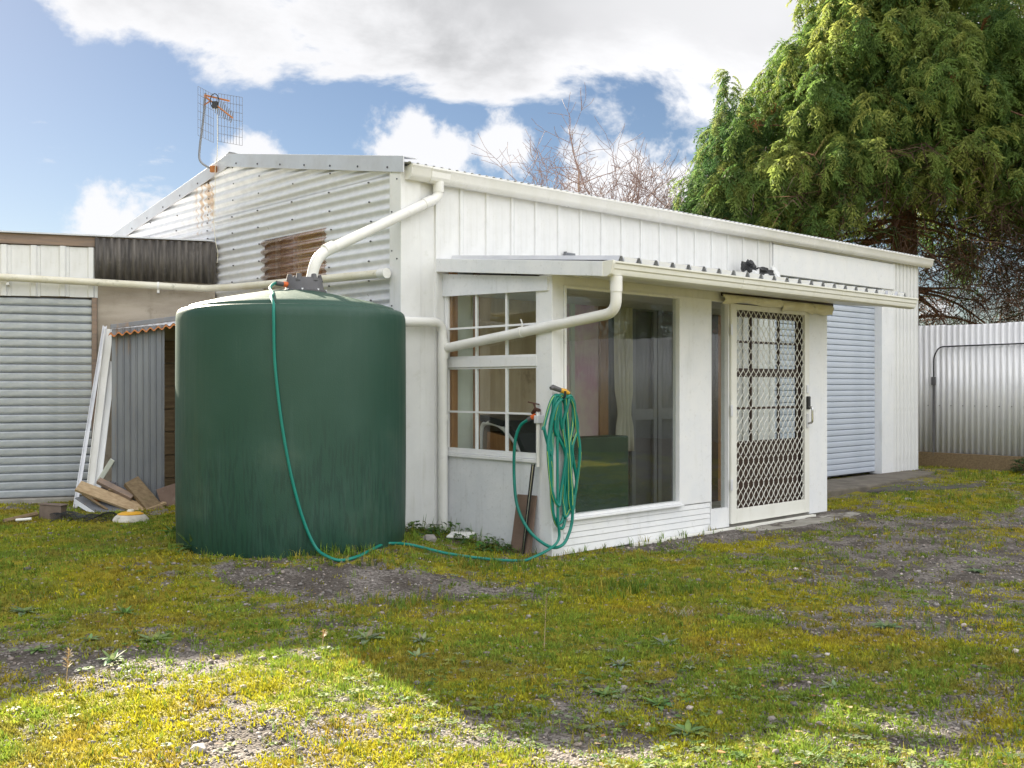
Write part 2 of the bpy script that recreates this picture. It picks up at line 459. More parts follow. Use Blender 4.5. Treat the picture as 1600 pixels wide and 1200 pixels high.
# ------------------------------------------------------------------ mesh helpers
class MB:
    def __init__(self):
        self.v = []
        self.f = []

    def add(self, vs, fs):
        o = len(self.v)
        self.v += [tuple(p) for p in vs]
        self.f += [tuple(i + o for i in q) for q in fs]
        return self

    def box(self, x0, x1, y0, y1, z0, z1):
        vs = [(x, y, z) for z in (z0, z1) for y in (y0, y1) for x in (x0, x1)]
        return self.add(vs, [(0, 2, 3, 1), (4, 5, 7, 6), (0, 1, 5, 4), (2, 6, 7, 3), (0, 4, 6, 2), (1, 3, 7, 5)])

    def beam(self, a, b, w, t, up=(0, 0, 1)):
        """a board from a to b, w wide, t thick (t along up)"""
        a, b, up = Vector(a), Vector(b), Vector(up)
        d = (b - a).normalized()
        s = d.cross(up).normalized()
        u = s.cross(d).normalized()
        vs = []
        for p in (a, b):
            for i, j in ((-1, -1), (1, -1), (1, 1), (-1, 1)):
                vs.append(p + s * (i * w / 2) + u * (j * t / 2))
        return self.add(vs, [(3, 2, 1, 0), (4, 5, 6, 7), (0, 1, 5, 4), (1, 2, 6, 5), (2, 3, 7, 6), (3, 0, 4, 7)])

    def prism(self, pts, vec):
        n = len(pts)
        vec = Vector(vec)
        vs = [Vector(p) for p in pts] + [Vector(p) + vec for p in pts]
        fs = [tuple(range(n))[::-1], tuple(range(n, 2 * n))] + [(i, (i + 1) % n, n + (i + 1) % n, n + i) for i in range(n)]
        return self.add(vs, fs)

    def tube(self, pts, r, n=10, caps=True):
        pts = [Vector(p) for p in pts]
        k = len(pts)
        rs = r if isinstance(r, (list, tuple)) else [r] * k
        d0 = (pts[1] - pts[0]).normalized()
        ref = Vector((0, 0, 1)) if abs(d0.z) < 0.9 else Vector((1, 0, 0))
        s = d0.cross(ref).normalized()
        o = len(self.v)
        for i, p in enumerate(pts):
            d = (pts[min(i + 1, k - 1)] - pts[max(i - 1, 0)])
            d = d.normalized() if d.length > 1e-9 else d0
            s = (s - d * s.dot(d)).normalized()
            t = d.cross(s)
            for j in range(n):
                a = 2 * math.pi * j / n
                self.v.append(tuple(p + (s * math.cos(a) + t * math.sin(a)) * rs[i]))
        for i in range(k - 1):
            for j in range(n):
                a, b = o + i * n + j, o + i * n + (j + 1) % n
                self.f.append((a, b, b + n, a + n))
        if caps:
            self.f.append(tuple(o + j for j in range(n))[::-1])
            self.f.append(tuple(o + (k - 1) * n + j for j in range(n)))
        return self

    def lathe(self, prof, n=48, c=(0, 0, 0)):
        o = len(self.v)
        for (r, z) in prof:
            for j in range(n):
                a = 2 * math.pi * j / n
                self.v.append((c[0] + r * math.cos(a), c[1] + r * math.sin(a), c[2] + z))
        for i in range(len(prof) - 1):
            for j in range(n):
                a, b = o + i * n + j, o + i * n + (j + 1) % n
                self.f.append((a, b, b + n, a + n))
        self.f.append(tuple(o + j for j in range(n))[::-1])
        e = o + (len(prof) - 1) * n
        self.f.append(tuple(e + j for j in range(n)))
        return self

    def sheet(self, O, A, B, N, ts, s0, s1, prof, cuts=1):
        """profiled sheet: across A at the values ts, along B from s0(t) to s1(t), raised prof(t) along N"""
        O, A, B, N = map(Vector, (O, A, B, N))
        o = len(self.v)
        for t in ts:
            a = s0(t) if callable(s0) else s0
            b = s1(t) if callable(s1) else s1
            for c in range(cuts + 1):
                self.v.append(tuple(O + A * t + B * (a + (b - a) * c / cuts) + N * prof(t)))
        w = cuts + 1
        for i in range(len(ts) - 1):
            for c in range(cuts):
                self.f.append((o + i * w + c, o + i * w + c + 1, o + (i + 1) * w + c + 1, o + (i + 1) * w + c))
        return self

    def build(self, name, mat, parent=None, smooth=False, bevel=0.0, solid=0.0, angle=35):
        me = bpy.data.meshes.new(name)
        me.from_pydata(self.v, [], self.f)
        me.update()
        me.materials.append(mat)
        if smooth:
            me.polygons.foreach_set('use_smooth', [True] * len(me.polygons))
            me.set_sharp_from_angle(angle=R(angle))
        o = bpy.data.objects.new(name, me)
        col.objects.link(o)
        if parent:
            o.parent = parent
        if solid:
            md = o.modifiers.new('solid', 'SOLIDIFY')
            md.thickness = solid
            md.offset = 0
        if bevel:
            md = o.modifiers.new('bevel', 'BEVEL')
            md.width = bevel
            md.segments = 2
            md.limit_method = 'ANGLE'
            md.angle_limit = R(40)
        return o


def sine(pitch, amp, ph=0.0):
    return lambda t: amp * math.sin(2 * math.pi * t / pitch + ph)


def steps(a, b, pitch, seg=8):
    n = max(2, int(round((b - a) / pitch * seg)))
    return [a + (b - a) * i / n for i in range(n + 1)]


def rounded(pts, rad=0.08, seg=6):
    """polyline with rounded corners"""
    pts = [Vector(p) for p in pts]
    out = [pts[0]]
    for i in range(1, len(pts) - 1):
        p, a, b = pts[i], pts[i - 1], pts[i + 1]
        da, db = (a - p), (b - p)
        r = min(rad, da.length * 0.45, db.length * 0.45)
        pa, pb = p + da.normalized() * r, p + db.normalized() * r
        for k in range(seg + 1):
            t = k / seg
            out.append(pa * (1 - t) ** 2 + p * 2 * t * (1 - t) + pb * t * t)
    out.append(pts[-1])
    return out


def spline(pts, per=8):
    pts = [Vector(p) for p in pts]
    P = [pts[0] * 2 - pts[1]] + pts + [pts[-1] * 2 - pts[-2]]
    out = []
    for i in range(1, len(P) - 2):
        p0, p1, p2, p3 = P[i - 1], P[i], P[i + 1], P[i + 2]
        for k in range(per):
            t = k / per
            out.append(0.5 * ((2 * p1) + (p2 - p0) * t + (2 * p0 - 5 * p1 + 4 * p2 - p3) * t * t + (3 * p1 - p0 - 3 * p2 + p3) * t ** 3))
    out.append(pts[-1])
    return out


def tag(o, label, cat=None, group=None, kind=None):
    o['label'] = label
    if cat:
        o['category'] = cat
    if group:
        o['group'] = group
    if kind:
        o['kind'] = kind
    return o


def thing(name, label, cat, loc=(0, 0, 0), rz=0.0, group=None):
    o = bpy.data.objects.new(name, None)
    o.empty_display_size = 0.1
    o.location = loc
    o.rotation_euler = (0, 0, rz)
    col.objects.link(o)
    return tag(o, label, cat, group)


def share(src, name, parent, loc=(0, 0, 0), rot=(0, 0, 0), sc=(1, 1, 1)):
    o = src.copy()
    o.name = name
    col.objects.link(o)
    o.parent = parent
    o.location = loc
    o.rotation_euler = rot
    o.scale = sc
    return o


# numpy noise, used for the lie of the land and for what grows where
def vnoise(x, y, seed=0):
    x = np.asarray(x, dtype=np.float64)
    y = np.asarray(y, dtype=np.float64)
    xi = np.floor(x).astype(np.int64)
    yi = np.floor(y).astype(np.int64)
    fx, fy = x - xi, y - yi
    fx = fx * fx * (3 - 2 * fx)
    fy = fy * fy * (3 - 2 * fy)

    def h(a, b):
        q = (a * 374761393 + b * 668265263 + seed * 974634777) & 0xffffffff
        q = ((q ^ (q >> 13)) * 1274126177) & 0xffffffff
        return ((q ^ (q >> 16)) & 0xffff) / 65535.0
    return (h(xi, yi) * (1 - fx) + h(xi + 1, yi) * fx) * (1 - fy) + (h(xi, yi + 1) * (1 - fx) + h(xi + 1, yi + 1) * fx) * fy


def fbm(x, y, seed=0, oct=4):
    s, a, t = 0, 0.5, 0
    for i in range(oct):
        s = s + a * vnoise(x * 2 ** i, y * 2 ** i, seed + i)
        t += a
        a *= 0.5
    return s / t


def sst(x, a, b):
    t = np.clip((np.asarray(x, dtype=np.float64) - a) / (b - a), 0, 1)
    return t * t * (3 - 2 * t)


# ------------------------------------------------------------------ the lie of the land
TH = math.atan2(.681, .732)          # direction of the shed's long wall
SC = (-0.90, 8.34)                   # the shed's near corner
DX, DY = math.cos(TH), math.sin(TH)
GA = R(19.144)                       # direction of the garage front
GO = (-5.0, 10.0)
TANK = (-1.652, 7.73)
TANK_R = 0.845


def to_uv(x, y):
    rx, ry = np.asarray(x) - SC[0], np.asarray(y) - SC[1]
    return rx * DX + ry * DY, -rx * DY + ry * DX


def from_uv(u, v, z=0.0):
    return Vector((SC[0] + u * DX - v * DY, SC[1] + u * DY + v * DX, z))


def from_g(x, y, z=0.0):
    return Vector((GO[0] + x * math.cos(GA) - y * math.sin(GA), GO[1] + x * math.sin(GA) + y * math.cos(GA), z))


def ground_base(x, y):
    x = np.asarray(x, dtype=np.float64)
    y = np.asarray(y, dtype=np.float64)
    z = 0.105 * sst(y, 6.0, 6.95) * sst(-x, 0.0, 0.9)
    z = z + 0.035 * sst(y, 8.0, 10.0) * sst(-x, 0.5, 2.0)
    z = z + 0.09 * sst(y, 10.3, 13.0) * sst(x, 2.0, 3.5)
    z = z + 0.05 * np.clip(x / 1.8, 0, 1.4) * (1 - sst(y, 4.4, 6.6))
    d = np.hypot(x - TANK[0], y - TANK[1])
    z = z + 0.025 * (1 - sst(d, 0.86, 1.25))
    return z


def ground_z(x, y):
    z = ground_base(x, y)
    z = z + 0.030 * (fbm(np.asarray(x) * 2.1, np.asarray(y) * 2.1, 3, 3) - 0.5)
    z = z + 0.016 * (fbm(np.asarray(x) * 11, np.asarray(y) * 11, 9, 3) - 0.5)
    return z


def gz(x, y):
    return float(ground_z(np.array([x]), np.array([y]))[0])


def moss_mask(x, y):
    """0 bare gravel ... 1 moss and short grass"""
    x = np.asarray(x, dtype=np.float64)
    y = np.asarray(y, dtype=np.float64)
    m = 0.545 + 1.2 * (fbm(x * 1.1 + 7, y * 1.1, 21, 4) - 0.5) + 0.9 * (fbm(x * 5, y * 5, 33, 3) - 0.5) + 0.9 * (fbm(x * 19, y * 19, 35, 2) - 0.5)

    def blob(cx, cy, rx, ry, amt):
        return amt * np.exp(-(((x - cx) / rx) ** 2 + ((y - cy) / ry) ** 2))
    m = m + blob(-2.3, 4.75, 0.8, 0.35, -0.55) + blob(-1.2, 3.9, 1.4, 0.7, 0.12)
    m = m + blob(-0.75, 6.45, 0.9, 0.28, -0.9) + blob(-1.9, 6.6, 0.8, 0.25, -0.5)
    m = m + blob(3.3, 7.2, 1.3, 1.2, -0.5) + blob(3.6, 9.4, 1.2, 0.8, -0.7) + blob(2.4, 5.3, 0.7, 0.7, -0.25)
    m = m + blob(0.2, 3.7, 0.6, 0.3, -0.35) + blob(1.2, 4.3, 0.7, 0.3, -0.15)
    m = m + blob(-3.6, 7.6, 1.6, 1.2, 0.45) + blob(0.6, 6.3, 0.9, 0.7, 0.35) + blob(0.2, 5.0, 0.9, 0.6, 0.3) + blob(-0.5, 4.7, 0.5, 0.5, 0.3)
    m = m + blob(4.2, 10.6, 0.9, 0.6, 0.3) + blob(6.2, 12.8, 1.0, 1.0, 0.5)
    u, v = to_uv(x, y)
    m = m - 0.5 * (1 - sst(np.abs(v + 1.45), 0.1, 0.4)) * sst(u, 0.8, 1.6) * (u < 5.5)
    return np.clip(m, 0, 1)


def blocked(x, y):
    u, v = to_uv(x, y)
    b = (u > -0.02) & (u < 9.15) & (v > -0.02) & (v < 5.9)
    b |= (u > 0.40) & (u < 4.42) & (v > -1.31) & (v < 0.1)
    b |= (u > 2.95) & (u < 4.62) & (v > -1.62) & (v < -1.2)
    b |= np.hypot(np.asarray(x) - TANK[0], np.asarray(y) - TANK[1]) < TANK_R - 0.02
    gx = (np.asarray(x) - GO[0]) * math.cos(GA) + (np.asarray(y) - GO[1]) * math.sin(GA)
    gy = -(np.asarray(x) - GO[0]) * math.sin(GA) + (np.asarray(y) - GO[1]) * math.cos(GA)
    b |= (gx < 2.2) & (gy > -0.02)
    b |= (u > 5.3) & (u < 8.5) & (v > -0.85) & (v < 0.1)
    return b


def axis_grid(lo, hi, dlo, dhi, step):
    mid = list(np.arange(dlo, dhi, step))
    out = list(mid)
    s, p = step, mid[0]
    while p > lo:
        s *= 1.35
        p -= s
        out.insert(0, max(p, lo))
    s, p = step, mid[-1]
    while p < hi:
        s *= 1.35
        p += s
        out.append(min(p, hi))
    return np.array(out)


def make_ground():
    xs = axis_grid(-150, 150, -6.0, 8.5, 0.045)
    ys = axis_grid(-60, 260, 2.8, 14.5, 0.045)
    XX, YY = np.meshgrid(xs, ys)
    x, y = XX.ravel(), YY.ravel()
    z = ground_z(x, y)
    # turf stands a little proud of the gravel
    mm = moss_mask(x, y)
    z = z + 0.012 * mm
    me = bpy.data.meshes.new('ground')
    n = len(x)
    me.vertices.add(n)
    me.vertices.foreach_set('co', np.column_stack((x, y, z)).astype(np.float32).ravel())
    w, h = len(xs), len(ys)
    i = (np.arange(h - 1)[:, None] * w + np.arange(w - 1)[None, :]).ravel()
    quads = np.column_stack((i, i + 1, i + w + 1, i + w)).astype(np.int32)
    set_faces(me, quads)
    a = me.attributes.new('moss', 'FLOAT', 'POINT')
    a.data.foreach_set('value', mm.astype(np.float32))
    me.polygons.foreach_set('use_smooth', np.ones(len(quads), dtype=bool))
    me.materials.append(make_ground_mat())
    o = bpy.data.objects.new('ground', me)
    col.objects.link(o)
    o['kind'] = 'structure'
    tag(o, 'mossy gravel yard with patches of short weedy grass')
    return o


def set_faces(me, faces):
    """faces: int array (n, k)"""
    n, k = faces.shape
    me.loops.add(n * k)
    me.polygons.add(n)
    me.loops.foreach_set('vertex_index', faces.ravel())
    me.polygons.foreach_set('loop_start', np.arange(0, n * k, k, dtype=np.int32))
    me.update(calc_edges=True)


make_ground()


def bake(name, mat, sources, idx, pos, rot, scl, tint, parent=None, smooth=False, vtint=None):
    """many small copies of a few triangle shapes written into one mesh. sources: list of (verts (k,3), tris (m,3)); rot: (n,3,3)"""
    V, F, C = [], [], []
    off = 0
    for s, (bv, bf) in enumerate(sources):
        sel = np.where(idx == s)[0]
        if len(sel) == 0:
            continue
        k = len(bv)
        p = bv[None, :, :] * scl[sel][:, None, None] if scl.ndim == 1 else bv[None, :, :] * scl[sel][:, None, :]
        p = np.einsum('nij,nkj->nki', rot[sel], p) + pos[sel][:, None, :]
        V.append(p.reshape(-1, 3))
        f = bf[None, :, :] + (np.arange(len(sel)) * k)[:, None, None] + off
        F.append(f.reshape(-1, 3))
        c = np.repeat(tint[sel][:, None, :], k, axis=1)
        if vtint is not None:
            c = c * vtint[s][None, :, None]
        C.append(c.reshape(-1, 3))
        off += len(sel) * k
    V = np.concatenate(V).astype(np.float32)
    F = np.concatenate(F).astype(np.int32)
    C = np.concatenate(C).astype(np.float32)
    me = bpy.data.meshes.new(name)
    me.vertices.add(len(V))
    me.vertices.foreach_set('co', V.ravel())
    set_faces(me, F)
    a = me.attributes.new('tint', 'FLOAT_COLOR', 'POINT')
    a.data.foreach_set('color', np.column_stack((C, np.ones(len(C), dtype=np.float32))).astype(np.float32).ravel())
    if smooth:
        me.polygons.foreach_set('use_smooth', np.ones(len(F), dtype=bool))
    me.materials.append(mat)
    o = bpy.data.objects.new(name, me)
    col.objects.link(o)
    if parent:
        o.parent = parent
    return o


def rotz(a):
    c, s = np.cos(a), np.sin(a)
    z, o = np.zeros_like(a), np.ones_like(a)
    return np.stack([np.stack([c, -s, z], -1), np.stack([s, c, z], -1), np.stack([z, z, o], -1)], -2)


def rand_rot(n):
    q = rng.normal(size=(n, 4))
    q /= np.linalg.norm(q, axis=1)[:, None]
    w, x, y, z = q.T
    return np.stack([np.stack([1 - 2 * (y * y + z * z), 2 * (x * y - z * w), 2 * (x * z + y * w)], -1),
                     np.stack([2 * (x * y + z * w), 1 - 2 * (x * x + z * z), 2 * (y * z - x * w)], -1),
                     np.stack([2 * (x * z - y * w), 2 * (y * z + x * w), 1 - 2 * (x * x + y * y)], -1)], -2)


# ------------------------------------------------------------------ workshop shed
EAVE, RIDGE, HALF, LEN = 3.11, 3.65, 2.93, 9.10
shed = thing('workshop_shed', 'long white metal shed with corrugated gable end and low pitched roof', 'shed', (SC[0], SC[1], 0), TH)


def roof_z(v):
    return EAVE + (RIDGE - EAVE) * (1 - abs(v - HALF) / HALF)


def make_shed():
    pitch, amp = 0.083, 0.0125
    pr = sine(pitch, amp)

    def hi(z):                      # the far limit of the wall at height z, kept under the sloping edge
        return 2 * HALF if z <= EAVE - 0.06 else HALF + HALF * max(0.0, (RIDGE - 0.06 - z) / (RIDGE - EAVE))

    def lo(z):
        return 0.0 if z <= EAVE - 0.06 else HALF - HALF * max(0.0, (RIDGE - 0.06 - z) / (RIDGE - EAVE))
    N = (-1, 0, 0)
    wy0, wy1, wz0, wz1 = 1.14, 2.23, 2.24, 2.71
    # lower right sheet with the window cut out of it
    mb = MB()
    mb.sheet((0, 0, 0), (0, 0, 1), (0, 1, 0), N, steps(0.10, wz0, pitch), 0.10, 3.33, pr)
    mb.sheet((0, 0, 0), (0, 0, 1), (0, 1, 0), N, steps(wz0, wz1, pitch), 0.10, wy0, pr)
    mb.sheet((0, 0, 0), (0, 0, 1), (0, 1, 0), N, steps(wz0, wz1, pitch), wy1, 3.33, pr)
    mb.sheet((0, 0, 0), (0, 0, 1), (0, 1, 0), N, steps(wz1, 3.065, pitch), lambda z: max(0.10, lo(z)), 3.33, pr)
    mb.build('corrugated_sheet', ZINC, shed, smooth=True, angle=60)
    mb = MB()
    mb.sheet((0.004, 0, 0), (0, 0, 1), (0, 1, 0), N, steps(0.10, 3.065, pitch), 3.30, hi, pr)
    mb.build('corrugated_sheet', ZINC, shed, smooth=True, angle=60)
    mb = MB()
    mb.sheet((-0.006, 0, 0), (0, 0, 1), (0, 1, 0), N, steps(3.04, RIDGE - 0.06, pitch), lo, lambda z: max(lo(z) + 0.001, min(hi(z), 3.33)), pr)
    mb.build('corrugated_sheet', ZINC, shed, smooth=True, angle=60)
    mb = MB()
    mb.sheet((-0.002, 0, 0), (0, 0, 1), (0, 1, 0), N, steps(3.04, roof_z(3.3) - 0.06, pitch), 3.30, lambda z: max(3.301, hi(z)), pr)
    mb.build('corrugated_sheet', ZINC, shed, smooth=True, angle=60)
    # translucent window sheet with its frame behind
    mb = MB().sheet((-0.004, 0, 0), (0, 0, 1), (0, 1, 0), N, steps(wz0 - 0.03, wz1 + 0.02, pitch), wy0 - 0.02, wy1 + 0.02, sine(pitch, amp + 0.007))
    win = mb.build('translucent_panel', BROWNCLEAR, shed, smooth=True, angle=60, solid=0.002)
    for y in (1.22, 1.66, 1.72, 2.05):
        MB().box(0.05, 0.08, y, y + 0.045, wz0 - .05, wz1 + .05).build('frame_bar', WHITE_B, win)
    MB().box(0.10, 0.11, wy0 - 0.1, wy1 + 0.1, wz0 - 0.1, wz1 + 0.1).build('curtain', TIMBER_O, win)
    # edge flashings on the two slopes
    for s in (0, 1):
        va, vb = (-0.07, HALF) if s == 0 else (HALF, 2 * HALF + 0.07)
        za, zb = roof_z(va) + 0.055, roof_z(vb) + 0.055 if s else RIDGE + 0.03
        if s == 0:
            zb = RIDGE + 0.015
        else:
            za = RIDGE + 0.008
        h = 0.135
        x = -0.035 if s == 0 else -0.031
        mb = MB()
        mb.prism([(x, va, za), (x, va, za - h), (x, vb, zb - h), (x, vb, zb)], (0.012, 0, 0))
        mb.prism([(x + 0.012, va, za), (x + 0.012, vb, zb), (x + 0.012, vb, zb - 0.01), (x + 0.012, va, za - 0.01)], (0.13, 0, 0))
        fl = mb.build('edge_flashing', ZINC_FL, shed, bevel=0.003)
        sc = MB()
        n = 7
        for i in range(n):
            t = (i + 0.5) / n
            y, z = va + (vb - va) * t, za + (zb - za) * t - h * 0.72
            sc.tube([(x - 0.006, y, z), (x, y, z)], 0.009, 8)
        q = sc.build('screw_heads', SCREW, fl)
        q['kind'] = 'stuff'
    # screws on the corrugations
    sc = MB()
    for y in (0.42, 1.03, 1.66, 2.30, 2.82, 3.36, 4.1, 4.8, 5.4):
        k = 0
        z = 0.83 + 0.25 * pitch + (0.2 if y == 1.03 else 0)
        z = (math.floor(z / pitch) + 0.25) * pitch
        while z < roof_z(y) - 0.12:
            if not (wy0 - .05 < y < wy1 + .05 and wz0 - .05 < z < wz1 + .05):
                sc.tube([(-amp - 0.012, y + 0.02 * math.sin(z * 9), z), (-amp, y + 0.02 * math.sin(z * 9), z)], 0.0075, 6)
            k += 1
            z += pitch * (2 if y != 3.36 else 1)
    q = sc.build('screw_heads', SCREW, shed)
    q['kind'] = 'stuff'
    # corner flashing wrapping the near corner
    MB().prism([(-0.022, 0.135, 0.1), (-0.022, -0.020, 0.1), (0.18, -0.020, 0.1), (0.18, -0.012, 0.1), (-0.012, -0.012, 0.1), (-0.012, 0.135, 0.1)], (0, 0, 2.96)).build('corner_flashing', WHITE, shed, bevel=0.003)
    sc = MB()
    for z in (0.5, 0.95, 1.4, 1.85, 2.3, 2.62, 2.95):
        for y in (0.10, 0.03):
            sc.tube([(-0.028, y, z + y), (-0.02, y, z + y)], 0.007, 6)
    q = sc.build('screw_heads', SCREW, shed)
    q['kind'] = 'stuff'
    # upright cladding panels of the long wall
    def panel_pts(w, z0, z1, rib=0.05):
        p = [(0, 0), (w - rib, 0), (w - rib + 0.004, -0.016), (w - 0.016, -0.016), (w - 0.012, -0.004), (w - 0.004, -0.004), (w - 0.004, 0.01), (0, 0.01)]
        return MB().prism([(a, b, z0) for a, b in p], (0, 0, z1 - z0))
    first = panel_pts(0.2985, 0.10, 2.99).build('cladding_panel', WHITE, shed, bevel=0.0015)
    MB().prism([(a, b, 0.1) for a, b in [(0.185, 0), (0.34, 0), (0.345, -0.016), (0.372, -0.016), (0.376, -0.004), (0.376, 0.01), (0.185, 0.01)]], (0, 0, 2.89)).build('cladding_panel', WHITE, shed, bevel=0.0015)
    x = 0.36
    first.location = (x, 0, 0)
    k = 1
    while x + 0.2985 * 2 < 5.37:
        x += 0.2985
        share(first, 'cladding_panel', shed, (x, 0.002 * ((k * 7) % 3 - 1) * 0.5, 0))
        k += 1
    w = 5.385 - (x + 0.2985)
    panel_pts(w, 0.10, 2.99).build('cladding_panel', WHITE, shed, bevel=0.0015).location = (x + 0.2985, 0, 0)
    fine = panel_pts(0.105, 0.10, 2.99, 0.03).build('cladding_panel', WHITE, shed, bevel=0.001)
    fine.location = (8.36, 0.0, 0)
    for i in range(1, 7):
        share(fine, 'cladding_panel', shed, (8.36 + 0.105 * i, 0.0, 0))
    # wall above the roller door and jambs
    MB().box(5.387, 8.356, -0.016, 0.02, 2.960, 2.984).build('header_trim', WHITE_B, shed)
    MB().box(5.385, 8.358, -0.03, 0.02, 2.60, 2.95).build('door_header', WHITE_B, shed, bevel=0.004)
    MB().box(8.03, 8.355, -0.012, 0.18, 0.10, 2.598).build('door_jamb', WHITE_B, shed, bevel=0.003)
    MB().box(5.385, 5.44, -0.010, 0.18, 0.10, 2.598).build('door_jamb', WHITE_B, shed, bevel=0.003)
    # roller door
    rd = bpy.data.objects.new('roller_door', None)
    col.objects.link(rd)
    rd.parent = shed
    tag(rd, 'blue grey roller door with closed horizontal slats')
    p = 0.0735
    prof = [(0.106, 0.0), (0.094, p * 0.05), (0.090, p * 0.12), (0.088, p * 0.45), (0.090, p * 0.80), (0.094, p * 0.90), (0.108, p * 0.95), (0.108, p * 0.99), (0.118, p * 0.99), (0.118, 0.0)]
    sl = MB().prism([(5.44, a, b) for a, b in prof], (2.59, 0, 0)).build('slat', ROLLER_B, rd, bevel=0.002)
    sl.location = (0, 0, 0.13)
    for i in range(1, 34):
        share(sl, 'slat', rd, (0, 0.0015 * math.sin(i * 2.3), 0.13 + i * p))
    # closed back and far end of the building
    MB().box(0.03, LEN, 2 * HALF - 0.04, 2 * HALF, 0.05, EAVE).build('wall', ZINC, shed)
    MB().prism([(LEN - 0.001, 0.02, 0.05), (LEN - 0.001, 2 * HALF - 0.05, 0.05), (LEN - 0.001, 2 * HALF - 0.05, EAVE), (LEN - 0.001, HALF, RIDGE - 0.03), (LEN - 0.001, 0.02, EAVE - .02)], (0.03, 0, 0)).build('wall', WHITE, shed)
    MB().box(0.05, LEN - 0.05, 0.25, 2 * HALF - 0.1, 0.02, 0.10).build('floor_slab', CONCRETE, shed)
    # roof sheets: corrugations run down the slope
    rp = 0.083
    sl_len = math.hypot(HALF + 0.11, (RIDGE - EAVE) * (HALF + 0.11) / HALF)
    ang = math.atan2(RIDGE - EAVE, HALF)
    for side in (0, 1):
        B = (0, -math.cos(ang), -math.sin(ang)) if side == 0 else (0, math.cos(ang), -math.sin(ang))
        Nn = (0, -math.sin(ang), math.cos(ang)) if side == 0 else (0, math.sin(ang), math.cos(ang))
        o = MB().sheet((0, HALF, RIDGE + 0.006), (1, 0, 0), B, Nn, steps(0, rp * 11, rp, 8), 0.02, sl_len, sine(rp, 0.0105), 2).build('roof_sheet', ZINC_FL, shed, smooth=True, angle=60, solid=0.0015)
        o.location = (-0.02, 0, 0)
        for i in range(1, 10):
            share(o, 'roof_sheet', shed, (-0.02 + i * rp * 11, 0, 0.001 * (i % 2)))
    MB().prism([(0, HALF - 0.14, RIDGE + 0.0), (0, HALF, RIDGE + 0.035), (0, HALF + 0.14, RIDGE + 0.0), (0, HALF + 0.14, RIDGE + 0.006), (0, HALF, RIDGE + 0.041), (0, HALF - 0.14, RIDGE + 0.006)], (LEN + 0.1, 0, 0)).build('ridge_cap', ZINC_FL, shed)
    # fascia and gutter
    MB().box(0.02, LEN + 0.06, -0.018, 0.015, 2.985, 3.085).build('fascia', WHITE_B, shed)
    gp = [(-0.02, 3.075), (-0.02, 2.975), (-0.075, 2.972), (-0.100, 2.990), (-0.112, 3.015), (-0.116, 3.062), (-0.128, 3.078), (-0.128, 3.092), (-0.112, 3.092),
          (-0.106, 3.062), (-0.102, 3.020), (-0.093, 2.998), (-0.072, 2.982), (-0.030, 2.984), (-0.030, 3.075)]
    g = MB().prism([(0.03, a, b) for a, b in gp], (9.30, 0, 0)).build('gutter', PVC, shed, smooth=True)
    MB().prism([(0.02, a, b) for a, b in gp[:9]], (0.012, 0, 0)).build('end_cap', PVC, g)
    MB().prism([(9.325, a, b) for a, b in gp[:9]], (0.012, 0, 0)).build('end_cap', PVC, g)
    MB().prism([(0.22, a * 1.06, b - 0.004) for a, b in gp[:9]], (0.20, 0, 0)).build('outlet_box', PVC, g, bevel=0.006)
    # downpipe from the outlet to the tank lid
    pts = rounded([(0.33, -0.068, 2.985), (0.33, -0.068, 2.86), (-0.84, -0.06, 2.275), (-0.90, -0.05, 2.01)], 0.11, 7)
    dp = MB().tube(pts, 0.042, 16).build('downpipe', PVC, shed, smooth=True)
    MB().tube([(0.33, -0.068, 2.99), (0.33, -0.068, 2.90)], 0.047, 16).build('collar', PVC, dp, smooth=True)
    a, b = Vector((0.33, -0.068, 2.86)), Vector((-0.84, -0.06, 2.285))
    d = (b - a).normalized()
    MB().tube([a + d * 0.08, a + d * 0.17], 0.046, 16).build('collar', PVC, dp, smooth=True)
    MB().tube([b - d * 0.17, b - d * 0.08], 0.046, 16).build('collar', PVC, dp, smooth=True)
    # small metal bracket on the long wall
    br = MB()
    br.box(1.88, 2.02, -0.03, -0.016, 2.48, 2.545).box(1.875, 1.885, -0.05, -0.016, 2.47, 2.55)
    for z in (2.494, 2.512, 2.53):
        br.box(1.893, 2.01, -0.036, -0.030, z - 0.004, z + 0.004)
    br.build('wall_bracket', SHEETGREY, shed)


make_shed()


# ------------------------------------------------------------------ lean-to sunroom along the shed
sunroom = thing('sunroom', 'white lean-to sunroom with big window and flat metal roof on the shed', 'sunroom', (SC[0], SC[1], 0), TH)


def frame_rect(mb, axis, fixed, a0, a1, z0, z1, w, t):
    """four bars round a rectangle lying in the plane axis = fixed"""
    def bar(p0, p1, q0, q1):
        if axis == 'x':
            mb.box(fixed, fixed + t, p0, p1, q0, q1)
        else:
            mb.box(p0, p1, fixed, fixed + t, q0, q1)
    bar(a0, a0 + w, z0, z1)
    bar(a1 - w, a1, z0, z1)
    bar(a0 + w, a1 - w, z0, z0 + w)
    bar(a0 + w, a1 - w, z1 - w, z1)


